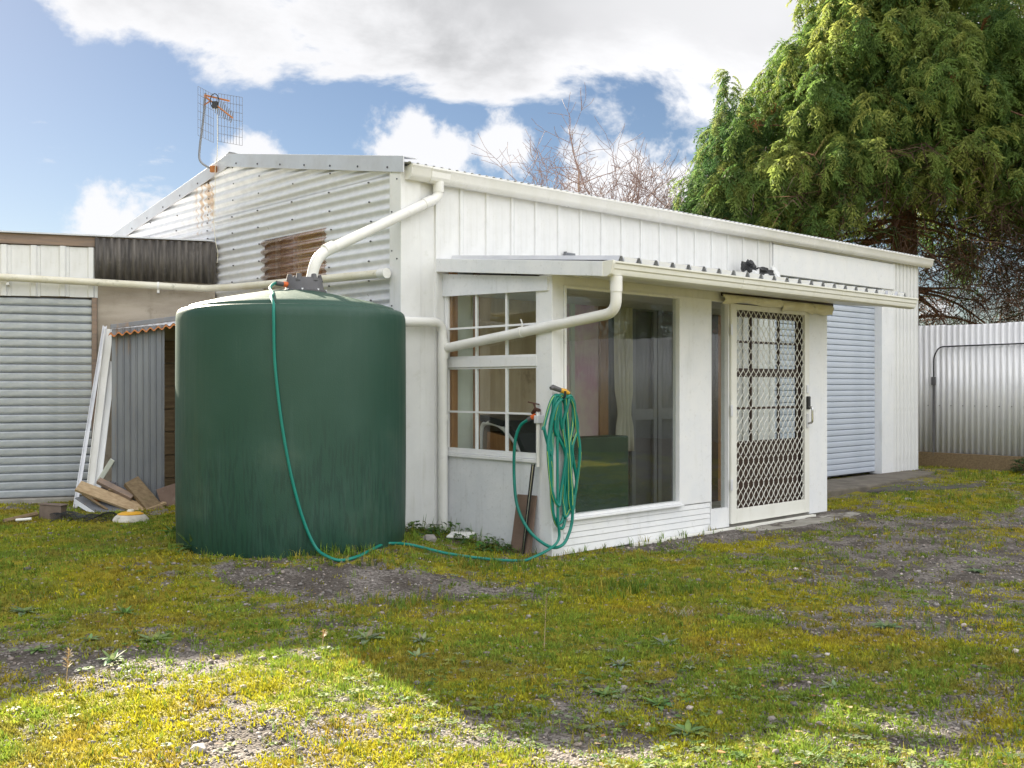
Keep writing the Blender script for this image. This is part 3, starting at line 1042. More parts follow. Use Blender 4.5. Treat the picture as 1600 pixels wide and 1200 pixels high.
def make_sunroom():
    P = sunroom
    X0, F = 0.44, -1.29
    MB().box(X0 + 0.02, 4.38, F + 0.02, -0.02, -0.12, 0.035).build('floor_slab', CONCRETE, P)
    # --- roof
    def rz(y):
        return 2.345 + (2.345 - 2.172) / 1.86 * y
    rib, wv = 0.197, 0.19

    def prof_pts():
        ts, hs = [], []
        for i in range(4):
            b = i * rib
            for dt, h in ((0, 0), (0.122, 0), (0.142, 0.042), (0.168, 0.042), (0.188, 0)):
                ts.append(b + dt)
                hs.append(h)
        ts.append(4 * rib)
        hs.append(0)
        return ts, hs
    ts, hs = prof_pts()
    look = dict(zip(ts, hs))
    slope = (2.345 - 2.172) / 1.86
    o = MB().sheet((0, 0, 2.360), (1, 0, 0), (0, -1, -slope), (0, 0, 1), ts, 0.0, 1.875, lambda t: look[t], 2).build('roof_sheet', ZINC_FL, P, solid=0.0015)
    o.location = (0.40, 0, 0)
    for i in range(1, 6):
        share(o, 'roof_sheet', P, (0.40 + i * 4 * rib, 0, 0.001 * (i % 2)), sc=(1 if i < 5 else 0.72, 1, 1))
    tab = MB().prism([(0.004, -1.868, 2.184), (0.118, -1.868, 2.184), (0.136, -1.876, 2.222), (-0.012, -1.876, 2.222)], (0, 0.003, 0)).build('turned_up_end', WHITE, P)
    tab.location = (0.40 + rib, 0, 0)
    for i in range(2, 23):
        share(tab, 'turned_up_end', P, (0.40 + i * rib, 0, 0))
    # sloping side board with its wedge below
    MB().prism([(0.35, 0.0, 2.36), (0.35, 0.0, 2.25), (0.35, -1.88, 2.066), (0.35, -1.88, 2.172)], (0.022, 0, 0)).build('side_fascia', PANEL_B, P, bevel=0.003)
    MB().box(0.345, 0.49, -0.002, 0.0, 2.35, 2.366).build('side_flashing', ZINC_FL, P)
    MB().prism([(X0 - 0.016, -0.004, 2.235), (X0 - 0.016, -0.004, 2.045), (X0 - 0.016, -1.255, 2.012), (X0 - 0.016, -1.255, 2.118)], (0.03, 0, 0)).build('wedge_board', PANEL_B, P, bevel=0.002)
    # rafters, soffit and front gutter
    MB().prism([(0.372, -1.30, 2.13), (0.372, -1.845, 2.080), (0.372, -1.845, 2.092), (0.372, -1.30, 2.142)], (4.50, 0, 0)).build('soffit', CREAM, P)
    MB().box(0.374, 4.90, -1.86, -1.846, 2.07, 2.160).build('front_fascia', CREAM, P)
    for x in (1.2, 2.0, 2.8, 3.6, 4.36):
        MB().prism([(x, -0.02, 2.335), (x, -0.02, 2.24), (x, -1.29, 2.14), (x, -1.29, 2.215)], (0.045, 0, 0)).build('rafter', TIMBER, P)
    gp = [(-1.862, 2.160), (-1.862, 2.068), (-1.915, 2.066), (-1.937, 2.078), (-1.945, 2.098), (-1.946, 2.112), (-1.956, 2.120), (-1.960, 2.150), (-1.972, 2.158), (-1.972, 2.170), (-1.952, 2.170),
          (-1.950, 2.126), (-1.936, 2.116), (-1.935, 2.100), (-1.928, 2.086), (-1.912, 2.076), (-1.872, 2.078), (-1.872, 2.160)]
    g = MB().prism([(0.38, a, b) for a, b in gp], (4.58, 0, 0)).build('gutter', CREAM, P, smooth=True)
    MB().prism([(0.352, a, b) for a, b in [(-1.855, 2.172), (-1.855, 2.064), (-1.92, 2.062), (-1.952, 2.080), (-1.976, 2.150), (-1.976, 2.174)]], (0.028, 0, 0)).build('end_cap', CREAM, g, bevel=0.004)
    MB().prism([(4.96, a, b) for a, b in gp[:11]], (0.012, 0, 0)).build('end_cap', CREAM, g)
    for x in (1.95, 3.5):
        MB().prism([(x, a * 1.0008, b - 0.0015) for a, b in gp[:11]], (0.035, 0, 0)).build('joiner', CREAM, g)
    MB().box(4.55, 4.80, -1.83, -1.70, 2.18, 2.195).build('loose_flashing', SHEETGREY, P)
    # --- near side: corner post, panel and six-over-six window
    MB().box(X0, 0.565, F, F + 0.14, 0.0, 2.135).build('corner_post', WHITE_B, P, bevel=0.004)
    MB().box(X0 + 0.004, X0 + 0.03, -1.148, -0.006, -0.02, 0.702).build('side_panel', PANEL_B, P)
    MB().box(X0 - 0.018, X0 + 0.07, -1.149, -0.004, 0.704, 0.732).build('window_sill', WHITE_B, P, bevel=0.004)
    w = MB()
    frame_rect(w, 'x', X0 + 0.004, -1.148, -0.006, 0.734, 2.12, 0.028, 0.06)
    w.box(X0, X0 + 0.06, -1.12, -0.034, 1.445, 1.522)
    win = w.build('side_window', WHITE_B, P, bevel=0.003)
    for (z0, z1, zm) in ((0.762, 1.445, 1.078), (1.522, 2.09, 1.770)):
        s = MB()
        frame_rect(s, 'x', X0 + 0.012, -1.119, -0.035, z0 + 0.001, z1 - 0.001, 0.014, 0.03)
        s.build('sash', WHITE_B, win)
        for y in (-0.402, -0.765):
            MB().box(X0 + 0.013, X0 + 0.036, y - 0.009, y + 0.009, z0 + 0.015, z1 - 0.015).build('muntin', WHITE_B, win)
        MB().box(X0 + 0.015, X0 + 0.034, -1.105, -0.05, zm - 0.008, zm + 0.008).build('muntin', WHITE_B, win)
        ys = (-1.105, -0.774, -0.756, -0.411, -0.393, -0.05)
        for (za, zb) in ((z0 + 0.014, zm - 0.008), (zm + 0.008, z1 - 0.014)):
            for i in (0, 2, 4):
                MB().box(X0 + 0.023, X0 + 0.026, ys[i], ys[i + 1], za, zb).build('pane', GLASS_S, win)
    # --- front: picture window, boards, panel, sidelight
    MB().box(0.567, 4.39, F + 0.02, F + 0.10, 2.06, 2.135).build('head_beam', WHITE_B, P)
    w = MB()
    frame_rect(w, 'y', F - 0.012, 0.567, 1.992, 0.285, 2.058, 0.022, 0.075)
    win = w.build('picture_window', WHITE_B, P, bevel=0.003)
    MB().box(0.589, 1.970, F + 0.03, F + 0.035, 0.307, 2.036).build('pane', GLASS, win)
    MB().box(0.569, 2.0, F - 0.04, F + 0.0, 0.268, 0.284).build('sill', WHITE_B, win, bevel=0.003)
    zs = [0.012, 0.075, 0.128, 0.172, 0.222, 0.266]
    for i in range(5):
        b = MB().prism([(0.5675, F - 0.002 - 0.004 * (i == 0), zs[i]), (0.5675, F + 0.004, zs[i + 1] - 0.003), (0.5675, F + 0.03, zs[i + 1] - 0.003), (0.5675, F + 0.03, zs[i])], (1.852 if i != 1 else 1.6, 0, 0)).build('weatherboard', WHITE_B, P, bevel=0.002)
        if i == 1:
            MB().prism([(2.1685, F - 0.001, zs[i]), (2.1685, F + 0.004, zs[i + 1] - 0.003), (2.1685, F + 0.03, zs[i + 1] - 0.004), (2.1685, F + 0.03, zs[i])], (0.251, 0, 0)).build('weatherboard', WHITE_B, P, bevel=0.002)
    MB().box(0.5675, 2.44, F + 0.032, F + 0.06, 0.0, 0.262).build('backing_board', DARKWOOD, P)
    MB().box(1.994, 2.425, F - 0.006, F + 0.05, 0.270, 2.058).build('front_panel', WHITE_B, P, bevel=0.004)
    w = MB()
    frame_rect(w, 'y', F + 0.0, 2.427, 2.706, 0.02, 2.058, 0.014, 0.08)
    w.box(2.441, 2.692, F + 0.004, F + 0.05, 0.034, 0.195)
    sl = w.build('sidelight', WHITE_B, P, bevel=0.002)
    MB().box(2.441, 2.692, F + 0.04, F + 0.044, 0.196, 2.044).build('pane', GLASS, sl)
    # --- screen door
    sd = bpy.data.objects.new('screen_door', None)
    col.objects.link(sd)
    sd.parent = P
    tag(sd, 'white security screen door with expanded diamond mesh')
    d0, d1, dz0, dz1, y0 = 2.712, 4.030, 0.045, 2.035, F - 0.02
    fr = MB()
    fr.box(d0, d0 + 0.085, y0, y0 + 0.03, dz0, dz1).box(d1 - 0.085, d1, y0, y0 + 0.03, dz0, dz1)
    fr.box(d0 + 0.085, d1 - 0.085, y0, y0 + 0.03, dz0, dz0 + 0.13).box(d0 + 0.085, d1 - 0.085, y0, y0 + 0.03, dz1 - 0.05, dz1)
    fr.build('door_frame', CREAM, sd, bevel=0.004)
    gr = MB()
    gx0, gx1, gz0, gz1 = d0 + 0.08, d1 - 0.08, dz0 + 0.125, dz1 - 0.045
    nx, nz = 14, 17
    cw, ch = (gx1 - gx0) / nx, (gz1 - gz0) / nz
    yy = y0 + 0.014
    for i in range(nx + 1):
        for sgn in (0, 1):
            pts = []
            for j in range(nz * 6 + 1):
                t = j / 6
                tri = abs(((t + sgn) % 2) - 1)               # 0..1..0
                tri = 0.5 - 0.5 * math.cos(math.pi * tri)
                tri = 0.75 * tri + 0.25 * abs(((t + sgn) % 2) - 1)
                x = gx0 + (i - 0.5 + tri) * cw
                pts.append((min(max(x, gx0), gx1), yy + (0.003 if sgn else -0.003), gz0 + ch * t))
            gr.tube(pts, 0.0042, 4)
    q = gr.build('diamond_mesh', CREAM, sd)
    q['kind'] = 'stuff'
    MB().box(d1 - 0.062, d1 - 0.028, y0 - 0.012, y0 - 0.001, 1.22, 1.30).build('lock_plate', ZINC, sd, bevel=0.003)
    MB().box(d1 - 0.066, d1 - 0.024, y0 - 0.03, y0 - 0.001, 1.06, 1.19).build('lock_body', BLACK, sd, bevel=0.008)
    MB().tube(rounded([(d1 - 0.05, y0 - 0.003, 0.92), (d1 - 0.05, y0 - 0.06, 0.93), (d1 - 0.05, y0 - 0.06, 1.08), (d1 - 0.05, y0 - 0.003, 1.09)], 0.03), 0.011, 10).build('pull_handle', CHROME, sd, smooth=True)
    MB().box(d1 - 0.064, d1 - 0.03, y0 - 0.014, y0 - 0.001, 0.88, 1.02).build('strike_plate', ZINC, sd, bevel=0.003)
    for z in (0.35, 1.02, 1.75):
        MB().box(d0 - 0.018, d0 + 0.012, y0 - 0.010, y0 - 0.0005, z, z + 0.10).build('hinge', ZINC, sd, bevel=0.002)
    # --- glazed timber door standing behind the screen
    idr = bpy.data.objects.new('glazed_door', None)
    col.objects.link(idr)
    idr.parent = P
    tag(idr, 'dark brown timber door with small panes behind the screen')
    ya, yb = F + 0.045, F + 0.085
    rails = MB()
    rails.box(2.72, 2.83, ya, yb, 0.05, 2.05).box(3.93, 4.03, ya, yb, 0.05, 2.05)
    rails.box(2.83, 3.93, ya, yb, 1.93, 2.05).box(2.83, 3.93, ya, yb, 1.375, 1.455).box(2.83, 3.93, ya, yb, 0.05, 0.78)
    rails.build('rails', DARKWOOD, idr, bevel=0.003)
    for (za, zb, zm) in ((0.78, 1.375, 1.085), (1.455, 1.93, 1.70)):
        for x in (3.135, 3.605):
            MB().box(x - 0.011, x + 0.011, ya + 0.008, yb - 0.008, za, zb).build('muntin', DARKWOOD, idr)
        MB().box(2.83, 3.93, ya + 0.010, yb - 0.010, zm - 0.011, zm + 0.011).build('muntin', DARKWOOD, idr)
        for (pa, pb) in ((2.83, 3.124), (3.146, 3.594), (3.616, 3.93)):
            for (qa, qb) in ((za, zm - 0.011), (zm + 0.011, zb)):
                MB().box(pa, pb, F + 0.063, F + 0.066, qa, qb).build('pane', GLASS_S, idr)
    # right post and rumpled cloth along the door head
    MB().box(4.052, 4.392, F - 0.004, F + 0.06, 0.02, 2.058).build('door_post', WHITE_B, P, bevel=0.004)

    def cloth(x0, x1, ztop, zbot, sag, name, seed):
        nx2, nz2 = 40, 9
        vs, fs = [], []
        rr = random.Random(seed)
        ph = [rr.uniform(0, 6) for _ in range(4)]
        for i in range(nx2 + 1):
            t = i / nx2
            zb = zbot - sag * math.sin(math.pi * t) - 0.008 * math.sin(9 * t + ph[0])
            for j in range(nz2 + 1):
                s = j / nz2
                bul = 0.03 * math.sin(math.pi * min(1, s * 1.05)) * (1 + 0.35 * math.sin(7 * t + 3 * s + ph[1]) + 0.2 * math.sin(17 * t + ph[2]))
                vs.append((x0 + (x1 - x0) * t + 0.008 * math.sin(8 * s + ph[3]), F - 0.035 - bul, ztop + (zb - ztop) * s))
        for i in range(nx2):
            for j in range(nz2):
                a = i * (nz2 + 1) + j
                fs.append((a, a + 1, a + nz2 + 2, a + nz2 + 1))
        MB().add(vs, fs).build(name, CREAM_CLOTH, P, smooth=True, solid=0.008, angle=80)
    cloth(2.56, 3.50, 2.108, 2.03, -0.012, 'door_valance', 3)
    cloth(3.505, 4.045, 2.104, 1.995, -0.03, 'door_valance', 5)
    cloth(4.055, 4.43, 2.104, 2.005, 0.0, 'post_cap_cloth', 9)
    MB().box(2.60, 4.5, F - 0.010, F + 0.016, 2.100, 2.134).build('door_head', DARKWOOD, P)
    # threshold strip, vent slot
    MB().box(1.30, 4.06, F - 0.075, F - 0.03, -0.004, 0.022).build('threshold', CREAM, P, bevel=0.003)
    # --- lining seen through the windows
    y = -0.055
    for (a, b, m, nm) in ((0.47, 0.535, TIMBER_O, 'stud'), (0.537, 0.722, PALEIN, 'lining_board'), (0.724, 0.785, TIMBER_O, 'stud'), (0.787, 1.30, PLYIN, 'lining_board'), (1.302, 1.86, PLYIN, 'lining_board'),
                          (1.862, 1.915, PINKPLY, 'lining_board'), (1.917, 1.968, PALEIN, 'batten'), (1.970, 2.318, PINKPLY, 'lining_board'), (2.32, 2.44, TIMBER_O, 'stud')):
        MB().box(a, b, y - (0.02 if nm != 'lining_board' else 0), -0.03, 0.036, 2.26).build(nm, m, P, bevel=0.002)
    MB().box(2.442, 4.10, -0.045, -0.03, 0.036, 2.26).build('lining_board', GREYDOOR, P)
    MB().box(4.10, 4.23, -0.075, -0.03, 0.036, 2.26).build('stud', DARKWOOD, P)
    MB().box(4.232, 4.40, -0.075, -0.03, 0.036, 2.26).build('stud', TIMBER_O, P)
    cu = MB()
    vs, fs = [], []
    for i in range(41):
        t = i / 40
        for j in range(13):
            s = j / 12
            z = 2.10 - s * 1.45
            pinch = 1 - 0.35 * math.exp(-((z - 1.05) / 0.12) ** 2)
            xx = 2.60 + (t - 0.5) * 0.26 * pinch + 0.02 * s
            vs.append((xx, -0.13 + 0.022 * math.sin(t * 26 + 0.6 * math.sin(s * 4)), z))
    for i in range(40):
        for j in range(12):
            a = i * 13 + j
            fs.append((a, a + 1, a + 14, a + 13))
    cu.add(vs, fs).build('curtain', CURTAIN, P, smooth=True, solid=0.003, angle=80)
    fd = MB()
    for (a, b) in ((2.78, 3.17), (3.19, 3.60), (3.62, 4.05)):
        frame_rect(fd, 'y', -0.085, a, b, 0.04, 2.1, 0.055, 0.03)
        fd.box(a + 0.055, b - 0.055, -0.083, -0.06, 0.95, 1.06)
    fd.build('inner_door_frames', M('pale_grey_frame', (0.25, 0.26, 0.28), (0.21, 0.22, 0.24), rough=0.5), P)
    MB().box(0.47, 4.3, -1.2, -0.03, 2.06, 2.07).build('ceiling_lining', CREAM, P)
    # --- pipes: roof water from this gutter joins the tank overflow
    pts = rounded([(0.455, -1.915, 2.068), (0.455, -1.915, 1.815), (0.39, -0.075, 1.605)], 0.10, 7)
    dp = MB().tube(pts, 0.040, 16).build('downpipe', PVC, P, smooth=True)
    MB().tube([(0.455, -1.915, 2.07), (0.455, -1.915, 1.96)], 0.0445, 16).build('collar', PVC, dp, smooth=True)
    a, b = Vector((0.455, -1.915, 1.815)), Vector((0.39, -0.075, 1.605))
    dd = (b - a).normalized()
    MB().tube([a + dd * 0.93, a + dd * 0.965], 0.044, 16).build('pipe_clip', PVC, dp, smooth=True)
    MB().tube(rounded([a + dd * 0.94 + Vector((0, 0, 0.03)), a + dd * 0.94 + Vector((0.0, 0, 0.075)), a + dd * 0.955 + Vector((0, 0, 0.10))], 0.02), 0.006, 6).build('clip_tail', PVC, dp)


make_sunroom()

# white overflow pipe standing at the shed wall
po = MB().tube(rounded([Vector((-1.05, 8.02, 1.80)), from_uv(0.37, -0.075, 1.822), from_uv(0.375, -0.075, 0.04)], 0.11, 8), 0.040, 16).build('overflow_pipe', PVC, None, smooth=True)
tag(po, 'white plastic overflow pipe from the green tank down the shed wall', 'pipe')
MB().tube([from_uv(0.375, -0.075, 1.68), from_uv(0.375, -0.075, 1.52)], 0.045, 16).build('tee_joint', PVC, po, smooth=True)
MB().tube([from_uv(0.375, -0.075, 1.05), from_uv(0.375, -0.075, 1.00)], 0.044, 16).build('collar', PVC, po, smooth=True)

# long yellowed pipe across the garage front and the gable
pl = MB().tube(rounded([from_g(-4.6, -0.11, 2.44), from_g(0.0, -0.11, 2.345), from_g(1.93, -0.11, 2.292), from_uv(-0.085, 2.6, 2.275), from_uv(-0.085, 0.10, 2.212)], 0.10, 5), 0.036, 14).build('rainwater_pipe', PVC_OLD, None, smooth=True)
tag(pl, 'long yellowed rainwater pipe across the garage front and the corrugated gable', 'pipe')
MB().tube([from_uv(-0.085, 0.18, 2.214), from_uv(-0.085, 0.085, 2.212)], 0.042, 14).build('end_cap', PVC, pl, smooth=True)
for gx in (0.07, 1.45):
    MB().tube([from_g(gx, -0.11, 2.343 - gx * 0.026), from_g(gx + 0.02, -0.11, 2.3425 - gx * 0.026)], 0.041, 14).build('pipe_strap', PVC_OLD if gx < 1 else PVC, pl, smooth=True)
    MB().box(-0.012, 0.012, -0.005, 0.10, -0.07, -0.03).build('strap_lug', PVC, pl).matrix_world = Matrix.Translation(from_g(gx + 0.01, -0.11, 2.343 - gx * 0.026)) @ Matrix.Rotation(GA, 4, 'Z')


# ------------------------------------------------------------------ water tank
def make_tank():
    t = thing('water_tank', 'big dark green round plastic water tank beside the shed corner', 'water tank', (TANK[0], TANK[1], 0.085))
    Rr = TANK_R
    prof = [(0.02, 0.0), (Rr - 0.05, 0.0), (Rr - 0.02, 0.012), (Rr - 0.005, 0.05), (Rr, 0.30), (Rr + 0.003, 0.7), (Rr + 0.002, 1.25), (Rr, 1.68), (Rr - 0.003, 1.722), (Rr - 0.012, 1.750), (Rr - 0.032, 1.767), (Rr - 0.068, 1.770), (Rr - 0.078, 1.772),
            (Rr - 0.084, 1.785), (Rr - 0.095, 1.795), (Rr - 0.16, 1.815), (Rr - 0.30, 1.850), (0.40, 1.880), (0.27, 1.905), (0.24, 1.912), (0.02, 1.916)]
    MB().lathe(prof, 128).build('tank_body', TANKMAT, t, smooth=True, angle=50)
    # grey inlet dome with shallow castellations
    lx, ly = 0.09, -0.02
    K = 0.76
    lid = MB().lathe([(r_ * K, z_ * K) for r_, z_ in [(0.02, 0.0), (0.212, 0.0), (0.215, 0.012), (0.214, 0.026), (0.20, 0.032), (0.192, 0.034), (0.182, 0.075), (0.168, 0.130), (0.155, 0.150), (0.10, 0.150), (0.02, 0.148)]], 40, (lx, ly, 1.905)).build('inlet_lid', GREYPLASTIC, t, smooth=True, angle=35)
    for k in range(6):
        a = k * math.pi / 3 + 0.35
        MB().tube([(lx + 0.150 * K * math.cos(a), ly + 0.150 * K * math.sin(a), 1.99), (lx + 0.142 * K * math.cos(a), ly + 0.142 * K * math.sin(a), 2.045)], [0.027, 0.019], 8).build('lug', GREYPLASTIC, lid, bevel=0.004)
    for k in range(8):
        a = k * math.pi / 4 + 0.1
        MB().tube([(lx + 0.207 * K * math.cos(a), ly + 0.207 * K * math.sin(a), 1.92), (lx + 0.207 * K * math.cos(a), ly + 0.207 * K * math.sin(a), 1.932)], 0.008, 6).build('bolt', ZINC, lid)
    # raised seam down the side
    return t


tank = make_tank()


def ground_pts(seq):
    return [Vector((x, y, gz(x, y) + h)) for x, y, h in seq]


def make_hoses():
    tx, ty = TANK
    R2 = TANK_R + 0.012

    def on_tank(deg, z, r=R2):
        a = R(deg)
        return Vector((tx + r * math.cos(a), ty + r * math.sin(a), z))
    lid = Vector((tx + 0.09, ty - 0.02, 2.0))
    pts = [Vector((lid.x - 0.135, lid.y - 0.09, 2.05)), Vector((lid.x - 0.19, lid.y - 0.13, 2.055)), Vector((lid.x - 0.205, lid.y - 0.23, 2.01)), Vector((tx - 0.035, ty - 0.50, 1.945)), Vector((tx + 0.0, ty - 0.70, 1.905)), on_tank(-87, 1.845, TANK_R - 0.02), on_tank(-86.5, 1.74), on_tank(-86, 1.45),
           on_tank(-83.5, 1.10), on_tank(-80, 0.78), on_tank(-76, 0.52), on_tank(-72, 0.33, R2 + 0.006), on_tank(-68, 0.20, R2 + 0.03)]
    pts += ground_pts([(-1.235, 6.84, 0.03), (-1.14, 6.82, 0.02), (-1.04, 6.93, 0.02), (-0.97, 7.15, 0.025), (-0.90, 7.38, 0.03), (-0.73, 7.36, 0.04), (-0.47, 7.33, 0.035), (-0.2, 7.36, 0.03), (0.03, 7.40, 0.03)])
    post = from_uv(0.43, -1.35, 0.12)
    pts += [Vector((0.14, 7.42, 0.045)), from_uv(0.42, -1.365, 0.13), from_uv(0.43, -1.36, 0.32), from_uv(0.435, -1.352, 0.65), from_uv(0.44, -1.35, 1.0), from_uv(0.46, -1.36, 1.20)]
    h = MB().tube(spline(pts, 8), 0.0105, 10).build('garden_hose', TEAL, None, smooth=True)
    tag(h, 'teal garden hose hanging from the tank lid and trailing over the ground', 'hose')
    MB().tube([lid + Vector((-0.138, -0.092, 0.050)), lid + Vector((-0.185, -0.128, 0.055))], 0.018, 12).build('hose_connector', GREYPLASTIC, h, smooth=True)
    MB().tube([lid + Vector((-0.10, -0.068, 0.046)), lid + Vector((-0.14, -0.093, 0.050))], 0.021, 12).build('hose_coupling', ORANGE, h, smooth=True)
    # coil hung on the corner post
    rr = random.Random(5)
    path = []
    def P(x, y, z):
        return from_uv(x, y, z)
    # starts at the tap connector, drops, swings under and up to the hook, then loops
    def Q(x, y, z):
        return from_uv(x - 0.085, y, z)
    lead = [P(0.385, -1.085, 1.035), P(0.365, -1.02, 0.985), P(0.345, -0.985, 0.86), P(0.34, -0.98, 0.62), P(0.335, -1.02, 0.38), P(0.345, -1.14, 0.20), P(0.38, -1.30, 0.10), P(0.44, -1.37, 0.095), P(0.52, -1.375, 0.16), P(0.575, -1.375, 0.34), Q(0.63, -1.37, 0.75), Q(0.60, -1.36, 1.13)]
    path += lead
    loops = [(0.40, 0.535, 0.78), (0.455, 0.66, 0.26), (0.50, 0.72, 0.30), (0.43, 0.60, 0.40), (0.53, 0.75, 0.33), (0.47, 0.665, 0.215), (0.56, 0.77, 0.44), (0.62, 0.74, 0.36)]
    for i, (xl, xr, zb) in enumerate(loops):
        yb = -1.325 - 0.009 * (i % 4)
        zt = 1.215 + 0.006 * (i % 3)
        cx = 0.53 + 0.022 * (i % 5)
        # some loops cross over themselves half way down
        sw = 0.10 if i in (2, 4, 6) else 0.0
        seq = [(cx, yb - 0.02, zt), ((xl + cx) / 2 - 0.01, yb - 0.015, zt - 0.05), (xl + 0.01, yb, zt - 0.25), (xl + sw, yb - 0.004, (zt + zb) / 2), (xl + 0.03 + sw * 0.6, yb, zb + 0.12), ((xl + xr) / 2, yb - 0.012, zb),
               (xr - 0.03, yb, zb + 0.12), (xr - sw, yb - 0.016, (zt + zb) / 2), (xr - 0.03, yb - 0.008, zt - 0.22), ((xr + cx) / 2 + 0.01, yb - 0.02, zt - 0.04)]
        for (x, y, z) in seq:
            path.append(Q(x + rr.uniform(-.010, .010), y + rr.uniform(-.004, .004), z + rr.uniform(-.014, .014)))
    path.append(Q(0.56, -1.36, 1.22))
    sp = spline(path, 6)
    c = MB().tube(sp, 0.0122, 9).build('coiled_hose', TEAL, None, smooth=True)
    tag(c, 'green hose coiled over a hook on the sunroom corner post', 'hose')
    # pale stripe moulded along the hose, twisting round it
    st = []
    for i, p in enumerate(sp):
        d = (sp[min(i + 1, len(sp) - 1)] - sp[max(0, i - 1)]).normalized()
        s = d.cross(Vector((0, 0, 1)))
        s = s.normalized() if s.length > 1e-4 else Vector((1, 0, 0))
        t = d.cross(s)
        a = i * 0.05
        st.append(p + (s * math.cos(a) + t * math.sin(a)) * 0.0104)
    MB().tube(st, 0.0028, 5).build('hose_stripe', HOSESTRIPE, c)
    a = P(0.385, -1.085, 1.035)
    MB().tube([a, P(0.398, -1.115, 1.052)], 0.0165, 10).build('hose_connector', GREYPLASTIC, c, smooth=True)
    MB().tube([P(0.398, -1.115, 1.052), P(0.408, -1.145, 1.068)], 0.0195, 10).build('hose_coupling', ORANGE, c, smooth=True)
    hk = MB().tube(rounded([Q(0.55, -1.285, 1.20), Q(0.55, -1.40, 1.205), Q(0.55, -1.405, 1.255)], 0.02), 0.009, 8).build('hose_hook', BLACK, None, smooth=True)
    tag(hk, 'small black hook on the post carrying the coiled hose', 'hook')
    nz = thing('spray_nozzle', 'grey and yellow hose nozzle resting on the hook', 'nozzle')
    MB().tube([Q(0.455, -1.345, 1.275), Q(0.475, -1.347, 1.283), Q(0.55, -1.35, 1.262)], [0.014, 0.021, 0.018], 10).build('nozzle_head', GREYPLASTIC, nz, smooth=True)
    MB().tube([Q(0.55, -1.35, 1.262), Q(0.60, -1.353, 1.252), Q(0.64, -1.355, 1.238)], [0.018, 0.021, 0.013], 10).build('nozzle_body', YELLOW, nz, smooth=True)
    # tap on its riser
    tp = thing('garden_tap', 'brown garden tap on a white riser pipe beside the side window', 'tap')
    MB().tube([P(0.405, -1.175, 0.68), P(0.405, -1.175, 1.10)], 0.014, 10).build('riser', PVC, tp, smooth=True)
    MB().box(-0.03, 0.03, -0.012, 0.03, -0.03, 0.03).build('bracket', ZINC, tp, bevel=0.004).matrix_world = Matrix.Translation(P(0.405, -1.19, 1.04)) @ Matrix.Rotation(TH, 4, 'Z')
    MB().tube([P(0.405, -1.19, 1.105), P(0.405, -1.15, 1.115), P(0.41, -1.11, 1.085)], [0.016, 0.018, 0.014], 10).build('tap_body', BUCKLEBROWN, tp, smooth=True)
    MB().tube([P(0.405, -1.155, 1.11), P(0.40, -1.135, 1.16)], 0.007, 8).build('spindle', BUCKLEBROWN, tp)
    MB().beam(P(0.37, -1.10, 1.172), P(0.43, -1.165, 1.152), 0.018, 0.010).build('tap_handle', BUCKLEBROWN, tp, bevel=0.003)
    for i, (dx, m) in enumerate(((0, BLACKMETAL), (0.014, CHROME), (0.03, BLACKMETAL))):
        r = MB().tube([P(0.385, -1.16 + dx, 0.70), P(0.335, -1.09 + dx * 0.6, 0.02)], 0.0055, 8).build('steel_rod', m, None, smooth=True)
        tag(r, ('thin black rod leaning by the tap, farthest from the post', 'shiny steel rod between two black rods under the tap', 'thin black rod under the tap, nearest the corner post')[i], 'rod', 'rods leaning under the tap')


make_hoses()


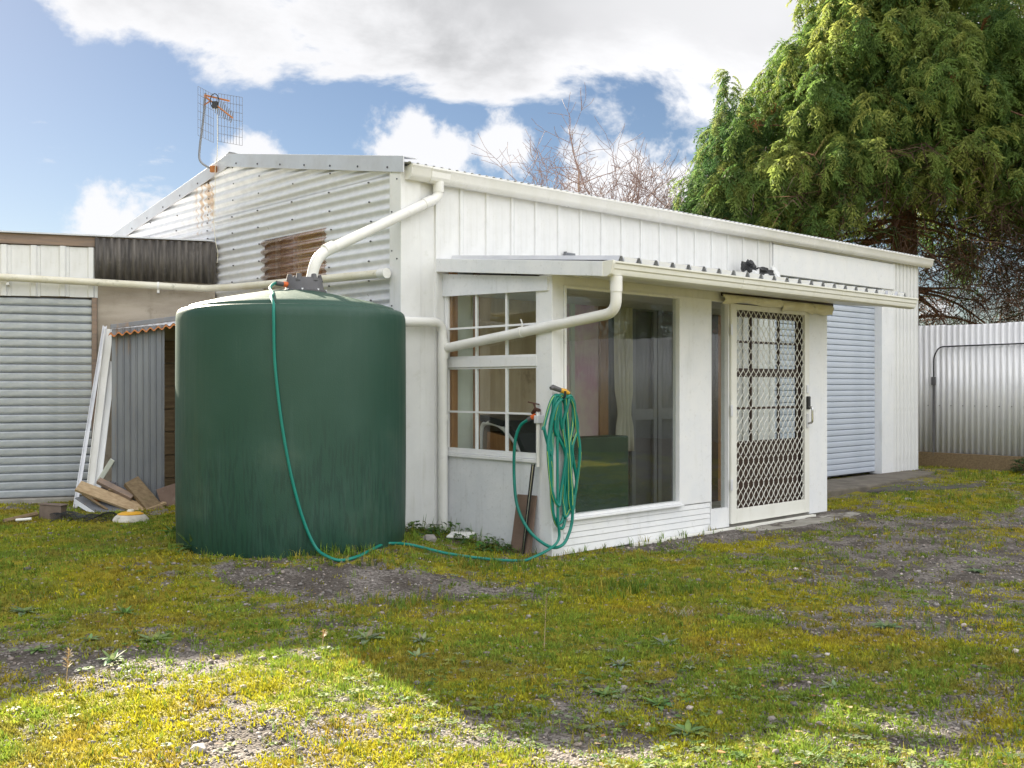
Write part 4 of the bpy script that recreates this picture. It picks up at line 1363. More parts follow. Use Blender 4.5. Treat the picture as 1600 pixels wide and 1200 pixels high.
# ------------------------------------------------------------------ things round the sunroom
def make_small():
    b = MB().prism([(0, 0, 0), (0.225, 0, 0), (0.218, 0, 0.46), (0.008, 0, 0.455)], (0, 0.014, 0)).build('leaning_board', BROWNBOARD, None, bevel=0.003)
    b.matrix_world = Matrix.Translation(from_uv(0.345, -0.925, 0.005)) @ Matrix.Rotation(TH - R(90), 4, 'Z') @ Matrix.Rotation(R(-9), 4, 'X')
    tag(b, 'brown hardboard offcut leaning under the side window by the tap', 'board')
    p = from_uv(0.33, -0.40, 0)
    t = MB()
    t.prism([(0, 0, 0), (0.20, 0, 0), (0.215, 0.13, 0), (0.02, 0.13, 0)], (0, 0, 0.02))
    tr = t.build('plastic_lid', PVC, None, bevel=0.008)
    tr.matrix_world = Matrix.Translation((p.x - 0.14, p.y - 0.10, gz(p.x, p.y) + 0.03)) @ Matrix.Rotation(R(-8), 4, 'Z') @ Matrix.Rotation(R(10), 4, 'X')
    tag(tr, 'flat white plastic lid lying at the foot of the side panel', 'lid')
    # doorstep and paving at the roller door
    s = MB()
    top = [(2.55, -1.385), (4.52, -1.385), (4.66, -1.42), (4.60, -1.56), (4.1, -1.64), (3.4, -1.63), (2.9, -1.55)]
    s.prism([(x, y, -0.08) for x, y in top], (0, 0, 0.085))
    st = s.build('door_step', CONCRETE, None, bevel=0.008)
    st.location, st.rotation_euler = (SC[0], SC[1], 0), (0, 0, TH)
    tag(st, 'low worn concrete step in front of the screen door', 'step')
    s = MB().prism([(x, y, -0.05) for x, y in [(5.2, -0.02), (8.75, -0.03), (8.8, -0.42), (7.4, -0.62), (6.2, -0.75), (5.25, -0.7)]], (0, 0, 0.165))
    st = s.build('concrete_apron', M('damp_brown_concrete', (0.17, 0.145, 0.115), (0.11, 0.095, 0.075), rough=0.8, scale=5, spots=(0.10, 0.10, 0.03), spot_amt=0.6, bump=0.3), None, bevel=0.02)
    st.location, st.rotation_euler = (SC[0], SC[1], 0), (0, 0, TH)
    st['kind'] = 'structure'
    s = MB().prism([(x, y, -0.05) for x, y in [(6.0, -0.86), (7.4, -0.72), (8.9, -0.55), (9.6, -1.0), (9.65, -2.7), (9.0, -2.3), (8.0, -1.75), (6.9, -1.4)]], (0, 0, 0.138))
    st = s.build('paving', ASPHALT, None, bevel=0.02)
    st.location, st.rotation_euler = (SC[0], SC[1], 0), (0, 0, TH)
    st['kind'] = 'structure'
    # crumpled plastic on the sunroom roof
    bag = thing('crumpled_plastic', 'crumpled black and white plastic wrapping on the sunroom roof', 'wrapping', from_uv(4.85, -0.15, 2.345), TH)
    rr = random.Random(3)
    for nm, m, cx, cz, sx, sz, sd in (('white_sheet', WHITE, -0.10, 0.14, 0.15, 0.12, 1), ('black_sheet', BLACK, -0.17, 0.26, 0.085, 0.075, 2), ('black_sheet', BLACK, 0.12, 0.22, 0.17, 0.06, 4), ('white_sheet', WHITE, 0.10, 0.12, 0.20, 0.09, 5), ('white_sheet', WHITE, 0.33, 0.16, 0.07, 0.14, 7)):
        mb = MB()
        n, k = 14, 9
        vs, fs = [], []
        r2 = random.Random(sd)
        for i in range(k + 1):
            for j in range(n):
                a, b2 = 2 * math.pi * j / n, math.pi * i / k
                q = 1 + r2.uniform(-.38, .38)
                vs.append((cx + sx * q * math.sin(b2) * math.cos(a), 0.07 * q * math.sin(b2) * math.sin(a), cz + sz * q * math.cos(b2)))
        for i in range(k):
            for j in range(n):
                fs.append((i * n + j, i * n + (j + 1) % n, (i + 1) * n + (j + 1) % n, (i + 1) * n + j))
        mb.add(vs, fs).build(nm, m, bag)
    # inside the sunroom
    ch = thing('folded_chair', 'black sling chair with white tube frame seen through the side window', 'chair', (SC[0], SC[1], 0), TH)
    x = 0.80
    side = spline([(x, -0.06, 0.62), (x, -0.08, 0.93), (x, -0.20, 0.975), (x, -0.36, 0.93), (x, -0.52, 0.80), (x, -0.60, 0.62), (x, -0.62, 0.05)], 7)
    MB().tube(side, 0.020, 10).build('arm_tube', PVC, ch, smooth=True)
    MB().tube([p + Vector((0.42, 0, 0)) for p in side], 0.020, 10).build('arm_tube', PVC, ch, smooth=True)
    back = [(-0.06, 1.045), (-0.20, 1.03), (-0.40, 1.00), (-0.55, 0.90), (-0.66, 0.74), (-0.76, 0.58)]
    mb = MB()
    for i in range(len(back) - 1):
        (a0, z0), (a1, z1) = back[i], back[i + 1]
        mb.prism([(x - 0.02, a0, z0), (x - 0.02, a1, z1), (x - 0.02, a1 + 0.045, z1 - 0.05), (x - 0.02, a0 + 0.01, z0 - 0.05)], (0.46, 0, 0))
    mb.build('sling_back', BLACK, ch)
    MB().prism([(x + 0.01, -0.12, 0.62), (x + 0.01, -0.14, 0.90), (x + 0.01, -0.42, 0.86), (x + 0.01, -0.50, 0.62)], (0.40, 0, 0)).build('seat', TIMBER_O, ch)
    MB().beam((x, -0.1, 0.05), (x, -0.1, 0.62), 0.03, 0.03, (0, 1, 0)).build('leg', PVC, ch)
    MB().beam((x + .42, -0.1, 0.05), (x + .42, -0.1, 0.62), 0.03, 0.03, (0, 1, 0)).build('leg', PVC, ch)
    g = MB().box(0.70, 1.40, -1.22, -1.02, 0.04, 0.885).build('storage_box', GREENBOX, None, bevel=0.01)
    g.location, g.rotation_euler = (SC[0], SC[1], 0), (0, 0, TH)
    tag(g, 'dark green covered box standing inside behind the picture window', 'box')
    wp = MB().tube(rounded([(0.60, -1.235, 0.70), (0.66, -1.235, 0.735), (0.715, -1.237, 0.67), (0.72, -1.237, 0.31)], 0.05), 0.020, 10).build('bent_pipe', PVC, None, smooth=True)
    wp.location, wp.rotation_euler = (SC[0], SC[1], 0), (0, 0, TH)
    tag(wp, 'white bent plastic pipe inside the low corner of the picture window', 'pipe')


make_small()


# ------------------------------------------------------------------ antenna on the gable
def make_antenna():
    base = from_uv(-0.05, 3.17, 3.54)
    an = thing('television_antenna', 'wire grid television antenna on a bent mast at the gable peak', 'antenna', base)
    mast = spline([(0, -0.02, 0), (-0.07, -0.03, 0.025), (-0.135, -0.03, 0.09), (-0.135, -0.03, 0.22), (-0.10, -0.03, 0.50), (-0.075, -0.03, 0.78)], 6)
    MB().tube(mast, 0.0115, 10).build('mast', SHEETGREY, an, smooth=True)
    MB().box(-0.03, 0.035, -0.04, 0.0, -0.035, 0.03).build('mount', RUST, an, bevel=0.004)
    boom_a, boom_b = Vector((-0.08, -0.05, 0.745)), Vector((0.24, -0.16, 0.49))
    MB().tube([boom_a, boom_b], 0.008, 8).build('boom', RUST, an)
    MB().tube([boom_a + Vector((0, 0, 0.01)), Vector((0.19, -0.10, 0.68))], 0.009, 8).build('strut', RUST, an)
    MB().tube([boom_a + Vector((0.0, 0, -0.09)), boom_a + (boom_b - boom_a) * 0.22], 0.007, 8).build('strut', RUST, an)
    d = (boom_b - boom_a)
    for i in range(9):
        p = boom_a + d * (0.42 + 0.07 * i)
        hgt = 0.085 - 0.004 * i
        MB().tube([p + Vector((0.012, 0.0, hgt)), p, p + Vector((-0.012, 0, -hgt))], 0.0045, 6).build('element', ANTENNA, an)
    ring = [boom_a + d * 0.36 + Vector((0.045 * math.cos(t), 0, 0.03 + 0.075 * math.sin(t))) for t in [k * 2 * math.pi / 16 for k in range(17)]]
    MB().tube(ring, 0.005, 6).build('dipole', BLACK, an)
    MB().box(-0.03, 0.03, -0.02, 0.02, -0.045, 0.03).build('junction_box', BLACK, an, bevel=0.006).location = boom_a + d * 0.38
    # two wire grid reflectors meeting behind the mast
    for (o, a, nh) in ((Vector((0.035, 0.05, 0.30)), Vector((0.262, -0.05, -0.055)), 8), (Vector((-0.02, 0.06, 0.29)), Vector((-0.085, -0.25, 0.015)), 6)):
        mb = MB()
        for i in range(nh + 1):
            p = o + a * (i / nh)
            mb.tube([p, p + Vector((0, 0, 0.50))], 0.0021, 4)
        for j in range(7):
            p = o + Vector((0, 0, 0.50 * j / 6))
            mb.tube([p, p + a], 0.0021, 4)
        q = mb.build('wire_grid', ANTENNA, an)
        q['kind'] = 'stuff'
    MB().tube(spline([(0.065, -0.10, 0.60), (0.062, -0.08, 0.30), (0.05, -0.05, 0.12), (0.03, -0.045, 0.0), (0.03, -0.05, -0.25), (0.015, -0.05, -0.50), (0.035, -0.055, -0.75), (0.06, -0.06, -0.87), (0.055, -0.06, -0.98)], 6), 0.0036, 6).build('cable', PVC_OLD, an, smooth=True)


make_antenna()


# ------------------------------------------------------------------ garage at the side
garage = thing('garage', 'low flat roofed garage with weathered galvanised roller door', 'garage', (GO[0], GO[1], 0), GA)


def make_garage():
    P = garage
    XL = -3.2
    rd = bpy.data.objects.new('roller_door', None)
    col.objects.link(rd)
    rd.parent = P
    p = 0.0825
    prof = [(0.030, 0.0), (0.014, p * 0.05), (0.009, p * 0.13), (0.007, p * 0.30), (0.006, p * 0.78), (0.012, p * 0.87), (0.030, p * 0.92), (0.036, p * 0.99), (0.05, p * 0.99), (0.05, 0.0)]
    sl = MB().prism([(-2.55, a, b) for a, b in prof], (3.378, 0, 0)).build('slat', ROLLER_G, rd, smooth=True, angle=40)
    sl.location = (0, 0, 0.19)
    for i in range(1, 24):
        share(sl, 'slat', rd, (0, 0.003 * math.sin(i * 1.9), 0.19 + i * p))
    MB().box(-2.6, 0.95, -0.06, 0.3, 0.0, 0.185).build('sill', CONCRETE, P, bevel=0.01)
    MB().box(0.832, 0.880, -0.030, 0.10, 0.186, 2.172).build('door_jamb', TIMBER, P, bevel=0.003)
    MB().box(XL, -2.56, -0.02, 0.10, 0.1, 2.172).build('wall', PLYWALL, P)
    w = 0.2628
    pts = [(0, -0.010), (0.165, -0.010), (0.180, -0.036), (0.222, -0.036), (0.237, -0.010), (w - 0.0015, -0.010), (w - 0.0015, 0.0), (0, 0.0)]
    pn = MB().prism([(a, b, 2.176) for a, b in pts], (0, 0, 0.50)).build('cladding_panel', WHITE, P, bevel=0.0015)
    pn.location = (0.625, 0, 0)
    for i in range(1, 13):
        share(pn, 'cladding_panel', P, (0.625 - i * w, 0, 0.004 * math.sin(i * 1.7)))
    MB().box(XL, 0.868, -0.028, 0.02, 2.684, 2.785).build('timber_fascia', TIMBER, P, bevel=0.003)
    MB().box(0.882, 2.02, 0.0, 0.03, 0.05, 2.42).build('plywood_wall', PLYWALL, P)
    MB().box(0.884, 2.02, -0.012, -0.0005, 2.352, 2.375).build('batten', PLYWALL, P)
    MB().box(0.884, 2.02, -0.018, -0.0005, 2.42, 2.785).build('backing_board', TIMBER, P)
    # dark corrugated strip above, in two overlapping pieces
    for (a, b, off) in ((0.862, 1.47, 0.0), (1.45, 2.03, 0.004)):
        MB().sheet((0, -0.045 - off, 0), (1, 0, 0), (0, 0, 1), (0, -1, 0), steps(a, b, 0.0715, 8), lambda t: 2.352 + 0.006 * math.sin(t * 5), 2.775, sine(0.0715, 0.012)).build('corrugated_strip', DARKCORR, P, smooth=True, angle=60, solid=0.002)
    MB().box(XL, 0.98, 0.06, 0.09, 2.10, 2.78).build('backing_board', TIMBER, P)
    MB().prism([(XL, -0.03, 2.803), (-0.22, -0.03, 2.803), (-1.15, -0.03, 3.20), (XL, -0.03, 3.20)], (0, 0.05, 0)).build('shadow_parapet', PLYWALL, P)  # added out of view, sloped to cast the diagonal shadow edge on the yard
    # flat roof cut along the shed wall
    gl = -0.4035 / 0.915
    MB().prism([(XL, -0.06, 2.787), (2.0, -0.06, 2.787), (2.0 + gl * 4.5, 4.4, 2.80), (XL, 4.4, 2.80)], (0, 0, 0.014)).build('roof', ZINC_FL, P)
    MB().prism([(XL, 4.3, 0.05), (2.0 + gl * 4.45, 4.3, 0.05), (2.0 + gl * 4.45, 4.36, 0.05), (XL, 4.36, 0.05)], (0, 0, 2.7)).build('wall', PLYWALL, P)
    MB().box(XL, XL + 0.05, 0.0, 4.3, 0.05, 2.72).build('wall', PLYWALL, P)


make_garage()


def make_shelter():
    P = thing('wood_shelter', 'little grey iron lean-to with rusty roof edge between garage and tank', 'shelter', (GO[0], GO[1], 0), GA)
    # front sheet in three overlapping ribbed pieces
    for i, (a, n) in enumerate(((1.045, 3), (1.2175, 3), (1.390, 2))):
        ts, hs = [], []
        for k in range(n):
            for dt, hh in ((0, 0), (0.040, 0), (0.0445, 0.013), (0.0505, 0.013), (0.055, 0)):
                ts.append(a + k * 0.0575 + dt)
                hs.append(hh)
        ts.append(a + n * 0.0575 + (0.002 if i < 2 else 0.01))
        hs.append(0)
        look = dict(zip(ts, hs))
        MB().sheet((0, -0.75 - 0.003 * i, 0), (1, 0, 0), (0, 0, 1), (0, -1, 0), ts, 0.14, lambda t: 1.825 + 0.11 * (t - 1.04), lambda t: look[t], 2).build('iron_sheet', SHEETGREY, P, solid=0.0015)
    MB().prism([(1.035, -0.77, 1.828), (1.70, -0.77, 1.925), (1.70, -0.77, 1.975), (1.035, -0.77, 1.868)], (0, 0.03, 0)).build('front_rail', SHEETGREY, P, bevel=0.003)
    # roof of corrugated iron, rusted at the edge
    sl = (1.985 - 1.868) / 0.68
    MB().sheet((1.02, 0, 1.892), (1, 0, sl), (0, 1, 0.16), (0, 0, 1), steps(0, 1.2, 0.07, 8), -0.87, -0.66, sine(0.07, 0.014)).build('rusty_edge', RUST, P, smooth=True, angle=60, solid=0.002)
    MB().sheet((1.02, 0, 1.894), (1, 0, sl), (0, 1, 0.16), (0, 0, 1), steps(0, 1.2, 0.07, 8), -0.66, -0.01, sine(0.07, 0.012)).build('roof_sheet', ZINC_FL, P, smooth=True, angle=60, solid=0.002)
    for (x, y) in ((1.05, -0.72), (1.62, -0.72), (1.05, -0.06), (1.62, -0.06)):
        MB().box(x, x + 0.05, y, y + 0.05, 0.1, 1.82 + 0.1 * (x - 1) + (0.0 if y < -.5 else 0.09)).build('post', TIMBER_D, P)
    for i in range(7):
        MB().box(1.12, 2.0, -0.035 + 0.003 * (i % 2), -0.018 + 0.003 * (i % 2), 0.12 + i * 0.235, 0.345 + i * 0.235).build('back_board', TIMBER_D, P)
    MB().box(1.90, 1.925, -0.70, -0.04, 0.12, 1.95).build('side_sheet', TIMBER_D, P)


make_shelter()


def make_junk():
    def G(x, y, z):
        return from_g(x, y, z)
    # lengths of white spouting leaning on the garage wall
    for i, (a, b, w, m, lb) in enumerate((
            ((0.955, -0.06, 1.885), (0.72, -0.62, 0.14), 0.032, ZINC_FL, 'thin grey angle strip leaning on the garage, nearest the roller door'),
            ((0.995, -0.08, 1.860), (0.84, -0.60, 0.16), 0.075, PVC, 'wide white plastic spouting leaning on the garage corner'),
            ((1.035, -0.30, 1.53), (0.90, -0.66, 0.20), 0.060, WHITE_B, 'shorter white trim board leaning nearest the grey iron sheet'))):
        A, B = G(*a), G(*b)
        up = Vector((math.sin(GA), -math.cos(GA), 0))
        mb = MB()
        mb.beam(A, B, w, 0.006, up)
        d = (B - A).normalized()
        s = d.cross(up).normalized()
        u2 = s.cross(d)
        for sg in (-1, 1):
            mb.beam(A + s * sg * w / 2 + u2 * 0.015, B + s * sg * w / 2 + u2 * 0.015, 0.006, 0.034, up)
        o = mb.build('leaning_spouting', m, None)
        tag(o, lb, 'spouting', 'strips leaning on the garage corner')
    def plank(name, a, b, w, t, m, lb, cat='plank', up=(0, 0, 1), bev=0.004):
        o = MB().beam(G(*a), G(*b), w, t, up).build(name, m, None, bevel=bev)
        tag(o, lb, cat)
        return o
    out = Vector((math.sin(GA), -math.cos(GA), 0))
    tilt = (out + Vector((0, 0, 1.4))).normalized()
    plank('long_plank', (0.76, -0.86, 0.37), (1.33, -0.98, 0.135), 0.13, 0.028, TIMBER_P, 'long pale split plank sloping across the scrap heap', up=tilt)
    plank('short_plank', (0.93, -0.80, 0.41), (1.235, -0.92, 0.25), 0.06, 0.04, TIMBER, 'short grey brown plank lying on the long pale plank', up=tilt)
    plank('thick_plank', (1.215, -0.84, 0.40), (1.46, -0.98, 0.10), 0.15, 0.055, TIMBER_D, 'thick damp old plank propped on the iron sheet', up=tilt)
    plank('pale_batten', (0.935, -0.74, 0.40), (1.055, -0.78, 0.60), 0.045, 0.02, PALEIN, 'pale green batten sticking up out of the scrap heap', 'batten', up=out)
    plank('offcut_board', (1.545, -0.80, 0.34), (1.62, -0.86, 0.10), 0.22, 0.02, BROWNBOARD, 'light brown board end between the iron sheet and the tank', 'board', up=out)
    plank('split_stick', (0.80, -0.90, 0.30), (1.02, -1.0, 0.155), 0.022, 0.018, TIMBER_D, 'thin dark stick lying along the front of the scrap heap', 'stick', up=tilt)
    plank('dark_batten', (1.02, -0.86, 0.33), (1.42, -0.80, 0.23), 0.045, 0.03, TIMBER_D, 'dark batten wedged behind the thick plank', 'batten', up=tilt)
    plank('weathered_board', (0.86, -0.72, 0.22), (1.16, -0.68, 0.47), 0.05, 0.014, TIMBER, 'grey board leaning on the iron sheet behind the planks', 'board', up=out)
    plank('broken_plank', (1.30, -1.00, 0.13), (1.52, -0.90, 0.19), 0.07, 0.025, TIMBER_P, 'broken pale plank end at the foot of the thick plank', up=(0, 0, 1))
    o = MB().prism([tuple(G(*q)) for q in ((0.73, -0.80, 0.245), (1.02, -0.72, 0.30), (1.30, -0.92, 0.16), (1.15, -1.02, 0.13), (0.92, -1.02, 0.135))], (0, 0, 0.012)).build('bent_sheet', SHEETGREY, None, bevel=0.002)
    MB().prism([tuple(G(*q)) for q in ((0.73, -0.803, 0.245), (0.92, -1.023, 0.135), (0.92, -1.035, 0.10), (0.73, -0.815, 0.20))], (0.006, 0.0, 0)).build('folded_edge', ZINC, o)
    tag(o, 'dented grey metal sheet lying under the planks', 'metal sheet')
    # rounded white and yellow float
    fl = thing('old_float', 'dirty white plastic float with a yellow band half sunk in grass', 'float', (-3.30, 8.86, gz(-3.3, 8.86) - 0.02), R(10))
    MB().lathe([(0.01, 0.0), (0.14, 0.0), (0.150, 0.02), (0.145, 0.045), (0.122, 0.075), (0.10, 0.090)], 32).build('shell', M('dirty_white_shell', (0.66, 0.63, 0.56), (0.46, 0.43, 0.36), rough=0.6, scale=10, spots=(0.16, 0.15, 0.09), spot_amt=0.6, spot_scale=16), fl, smooth=True, angle=60)
    MB().lathe([(0.101, 0.088), (0.104, 0.094), (0.078, 0.106), (0.05, 0.112)], 32).build('band', YELLOW, fl, smooth=True)
    MB().lathe([(0.03, 0.10), (0.03, 0.124), (0.018, 0.132), (0.004, 0.133)], 16).build('cap', PVC_OLD, fl, smooth=True)
    fl.scale = (1.05, 0.9, 1)
    bx, by = -4.03, 8.98
    bl = MB()
    bl.box(-0.10, 0.10, -0.05, 0.05, -0.02, 0.125).box(-0.112, 0.112, -0.056, 0.056, 0.125, 0.135)
    o = bl.build('paving_block', BRICKBROWN, None, bevel=0.008)
    o.location, o.rotation_euler = (bx, by, gz(bx, by)), (0, R(3), R(-4))
    tag(o, 'brown block standing on edge in front of the roller door', 'block')
    o = MB().tube([(-4.24, 8.75, gz(-4.24, 8.75) + 0.03), (-4.12, 8.78, gz(-4.12, 8.78) + 0.035)], 0.012, 8).build('pipe_offcut', PVC, None, smooth=True)
    tag(o, 'short white pipe offcut lying in the moss below the brown block', 'pipe')
    o = MB().tube([(-4.33, 8.72, gz(-4.33, 8.72) + 0.02), (-4.14, 8.93, gz(-4.14, 8.93) + 0.06)], 0.022, 7).build('stick', TIMBER_D, None)
    tag(o, 'short damp stick leaning on the brown block', 'stick')
    # crumpled wire netting
    rr = random.Random(8)
    mb = MB()
    n, k = 26, 12

    def np_(i, j):
        u, v = i / n, j / k
        x = -3.98 + 0.62 * u + 0.02 * math.sin(v * 9 + u * 4)
        y = 8.98 - 0.22 * v + 0.03 * math.sin(u * 8)
        z = gz(x, y) + 0.02 + 0.06 * math.sin(math.pi * v) * (0.7 + 0.3 * math.sin(u * 11)) + 0.012 * math.sin(u * 23 + v * 5)
        return (x, y, z)
    for j in range(k):
        for sg in (0, 1):
            pts = [np_(i, j + ((i + sg) % 2) * 0.9) for i in range(n + 1)]
            mb.tube(pts, 0.0022, 3, caps=False)
    o = mb.build('wire_netting', BLACKMETAL, None)
    tag(o, 'crumpled rusty wire netting in front of the planks', 'netting')
    # blue cloth scrap and pale rags under the planks
    def rag(name, m, p, s, lb, cat, seed):
        r2 = random.Random(seed)
        n, k = 12, 8
        vs, fs = [], []
        for i in range(k + 1):
            for j in range(n):
                a, b = 2 * math.pi * j / n, math.pi * i / k
                q = 1 + r2.uniform(-.3, .3)
                vs.append((s[0] * q * math.sin(b) * math.cos(a), s[1] * q * math.sin(b) * math.sin(a), s[2] * q * math.cos(b)))
        for i in range(k):
            for j in range(n):
                fs.append((i * n + j, i * n + (j + 1) % n, (i + 1) * n + (j + 1) % n, (i + 1) * n + j))
        o = MB().add(vs, fs).build(name, m, None)
        o.location, o.rotation_euler = G(*p), (0, 0, GA)
        tag(o, lb, cat)
    rag('blue_cloth', BLUEITEM, (1.13, -0.80, 0.26), (0.10, 0.04, 0.035), 'scrap of blue tarpaulin under the short plank', 'tarpaulin', 2)
    rag('white_rag', PVC, (1.10, -0.70, 0.38), (0.05, 0.035, 0.05), 'crumpled white plastic scrap against the iron sheet', 'scrap', 4)
    rag('grey_rag', GREYPLASTIC, (1.03, -0.78, 0.36), (0.07, 0.04, 0.03), 'dark grey rag between the planks of the heap', 'rag', 6)
    rag('rust_lump', RUST, (0.93, -0.88, 0.245), (0.035, 0.03, 0.025), 'rusty brown lump lying on the bent metal sheet', 'scrap', 9)


make_junk()


# ------------------------------------------------------------------ boundary fence
def make_fence():
    P = thing('boundary_fence', 'tall pale corrugated steel fence behind the end of the shed', 'fence', (SC[0], SC[1], 0), TH)
    U = 9.80
    pitch = 0.085
    sheet = MB().sheet((U, 0, 0), (0, -1, 0), (0, 0, 1), (-1, 0, 0), steps(0, pitch * 10, pitch, 8), 0.30, 2.175, lambda t: 0.013 * math.sin(2 * math.pi * t / pitch) + 0.003 * math.sin(2 * math.pi * 3 * t / pitch)).build('fence_sheet', FENCE, P, smooth=True, angle=70, solid=0.0012)
    sheet.location = (0, 1.6, 0)
    n = 20
    for i in range(1, n):
        share(sheet, 'fence_sheet', P, (0.002 * (i % 2), 1.6 - i * pitch * 10, 0.006 * math.sin(i * 2.2)))
    for i in range(6):
        MB().box(U - 0.045, U - 0.02, 1.6 - (i + 1) * 2.85, 1.6 - i * 2.85 - 0.01, 0.02, 0.312 - 0.006 * (i % 2)).build('kick_board', TIMBER_D, P, bevel=0.006)
    for z in (0.5, 1.2, 1.95):
        MB().box(U + 0.02, U + 0.07, -15.4, 1.6, z, z + 0.05).build('rail', TIMBER, P)
    for i in range(7):
        MB().box(U + 0.07, U + 0.16, -15.3 + i * 2.8, -15.2 + i * 2.8, 0.0, 2.1).build('post', TIMBER, P)
    pts = rounded([(U - 0.03, 0.08, 0.25), (U - 0.03, 0.08, 1.72), (U - 0.03, 0.00, 1.86), (U - 0.03, -3.5, 1.90), (U - 0.03, -6.0, 1.88)], 0.10, 6)
    MB().tube(pts, 0.010, 8).build('conduit', BLACKMETAL, P, smooth=True)
    MB().tube([(U - 0.03, 0.08, 0.25), (U - 0.03, 0.08, 1.30)], 0.016, 8).build('conduit_sleeve', GREYPLASTIC, P, smooth=True)
    MB().box(U - 0.05, U - 0.02, 0.05, 0.11, 1.30, 1.42).build('junction_box', GREYPLASTIC, P, bevel=0.004)
    sc = MB()
    for i in range(60):
        y = 1.55 - i * pitch * 2 - 0.02
        sc.tube([(U - 0.022, y, 1.0), (U - 0.012, y, 1.0)], 0.007, 6)
    q = sc.build('screw_heads', SCREW, P)
    q['kind'] = 'stuff'


make_fence()


# ------------------------------------------------------------------ conifers
def make_sprays(n_var, seed, n_st=7, dead=False):
    """drooping flat sprays of narrow scale-leaf twigs, growing along +x"""
    out, shades = [], []
    r = np.random.default_rng(seed)
    for k in range(n_var):
        V, F, S = [], [], []
        L = 0.50

        def rach(t):
            return np.array([L * t * (1 - 0.25 * t), 0.04 * math.sin(3 * t + k), 0.05 * t - (0.42 + 0.05 * (k % 3)) * t * t])

        def tri(p, d, ln, w, sh):
            side = np.cross(d, r.normal(size=3))
            side /= (np.linalg.norm(side) + 1e-9)
            o = len(V)
            V.extend([p - side * w, p + side * w, p + d * ln])
            F.append((o, o + 1, o + 2))
            S.extend([sh, sh, sh * 1.25])
        for i in range(n_st):
            t = (i + 0.6) / n_st
            p = rach(t)
            q = rach(min(1.0, t + 0.05)) - p
            q = q / np.linalg.norm(q)
            for s in (-1, 1):
                fl = (0.20 * (1 - 0.65 * t) + 0.05) * r.uniform(0.75, 1.2)
                d = q * 0.55 + np.array([0.1, s * 0.75, -0.30]) + r.normal(size=3) * 0.12
                d /= np.linalg.norm(d)
                m = 4 if not dead else 1
                for j in range(m):
                    pj = p + d * fl * (j / m) + np.array([0, 0, -0.05 * (j / m) ** 2])
                    dj = d + np.array([0, 0, -0.35 * j / m]) + r.normal(size=3) * 0.22
                    dj /= np.linalg.norm(dj)
                    if dead:
                        tri(pj, dj, fl * 1.3, 0.004, 1.0)
                    else:
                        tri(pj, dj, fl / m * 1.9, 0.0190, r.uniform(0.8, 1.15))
            if not dead:
                tri(p, q + r.normal(size=3) * 0.25, 0.11, 0.013, r.uniform(0.9, 1.2))
                tri(p, np.array([0.2, r.normal() * 0.4, -1.0]), 0.12, 0.012, r.uniform(0.8, 1.1))
        out.append((np.array(V), np.array(F)))
        shades.append(np.array(S))
    return out, shades


SPRAYS, SPRAY_SH = make_sprays(7, 5)
DEADS, DEAD_SH = make_sprays(5, 9, 7, True)


def frame_along(az, tilt, roll):
    """rotation taking +x to azimuth az, pitched by tilt, rolled"""
    ca, sa, ct, st = np.cos(az), np.sin(az), np.cos(tilt), np.sin(tilt)
    x = np.stack([ca * ct, sa * ct, st], -1)
    y0 = np.stack([-sa, ca, np.zeros_like(az)], -1)
    z0 = np.cross(x, y0)
    y = y0 * np.cos(roll)[:, None] + z0 * np.sin(roll)[:, None]
    z = np.cross(x, y)
    return np.stack([x, y, z], -1)


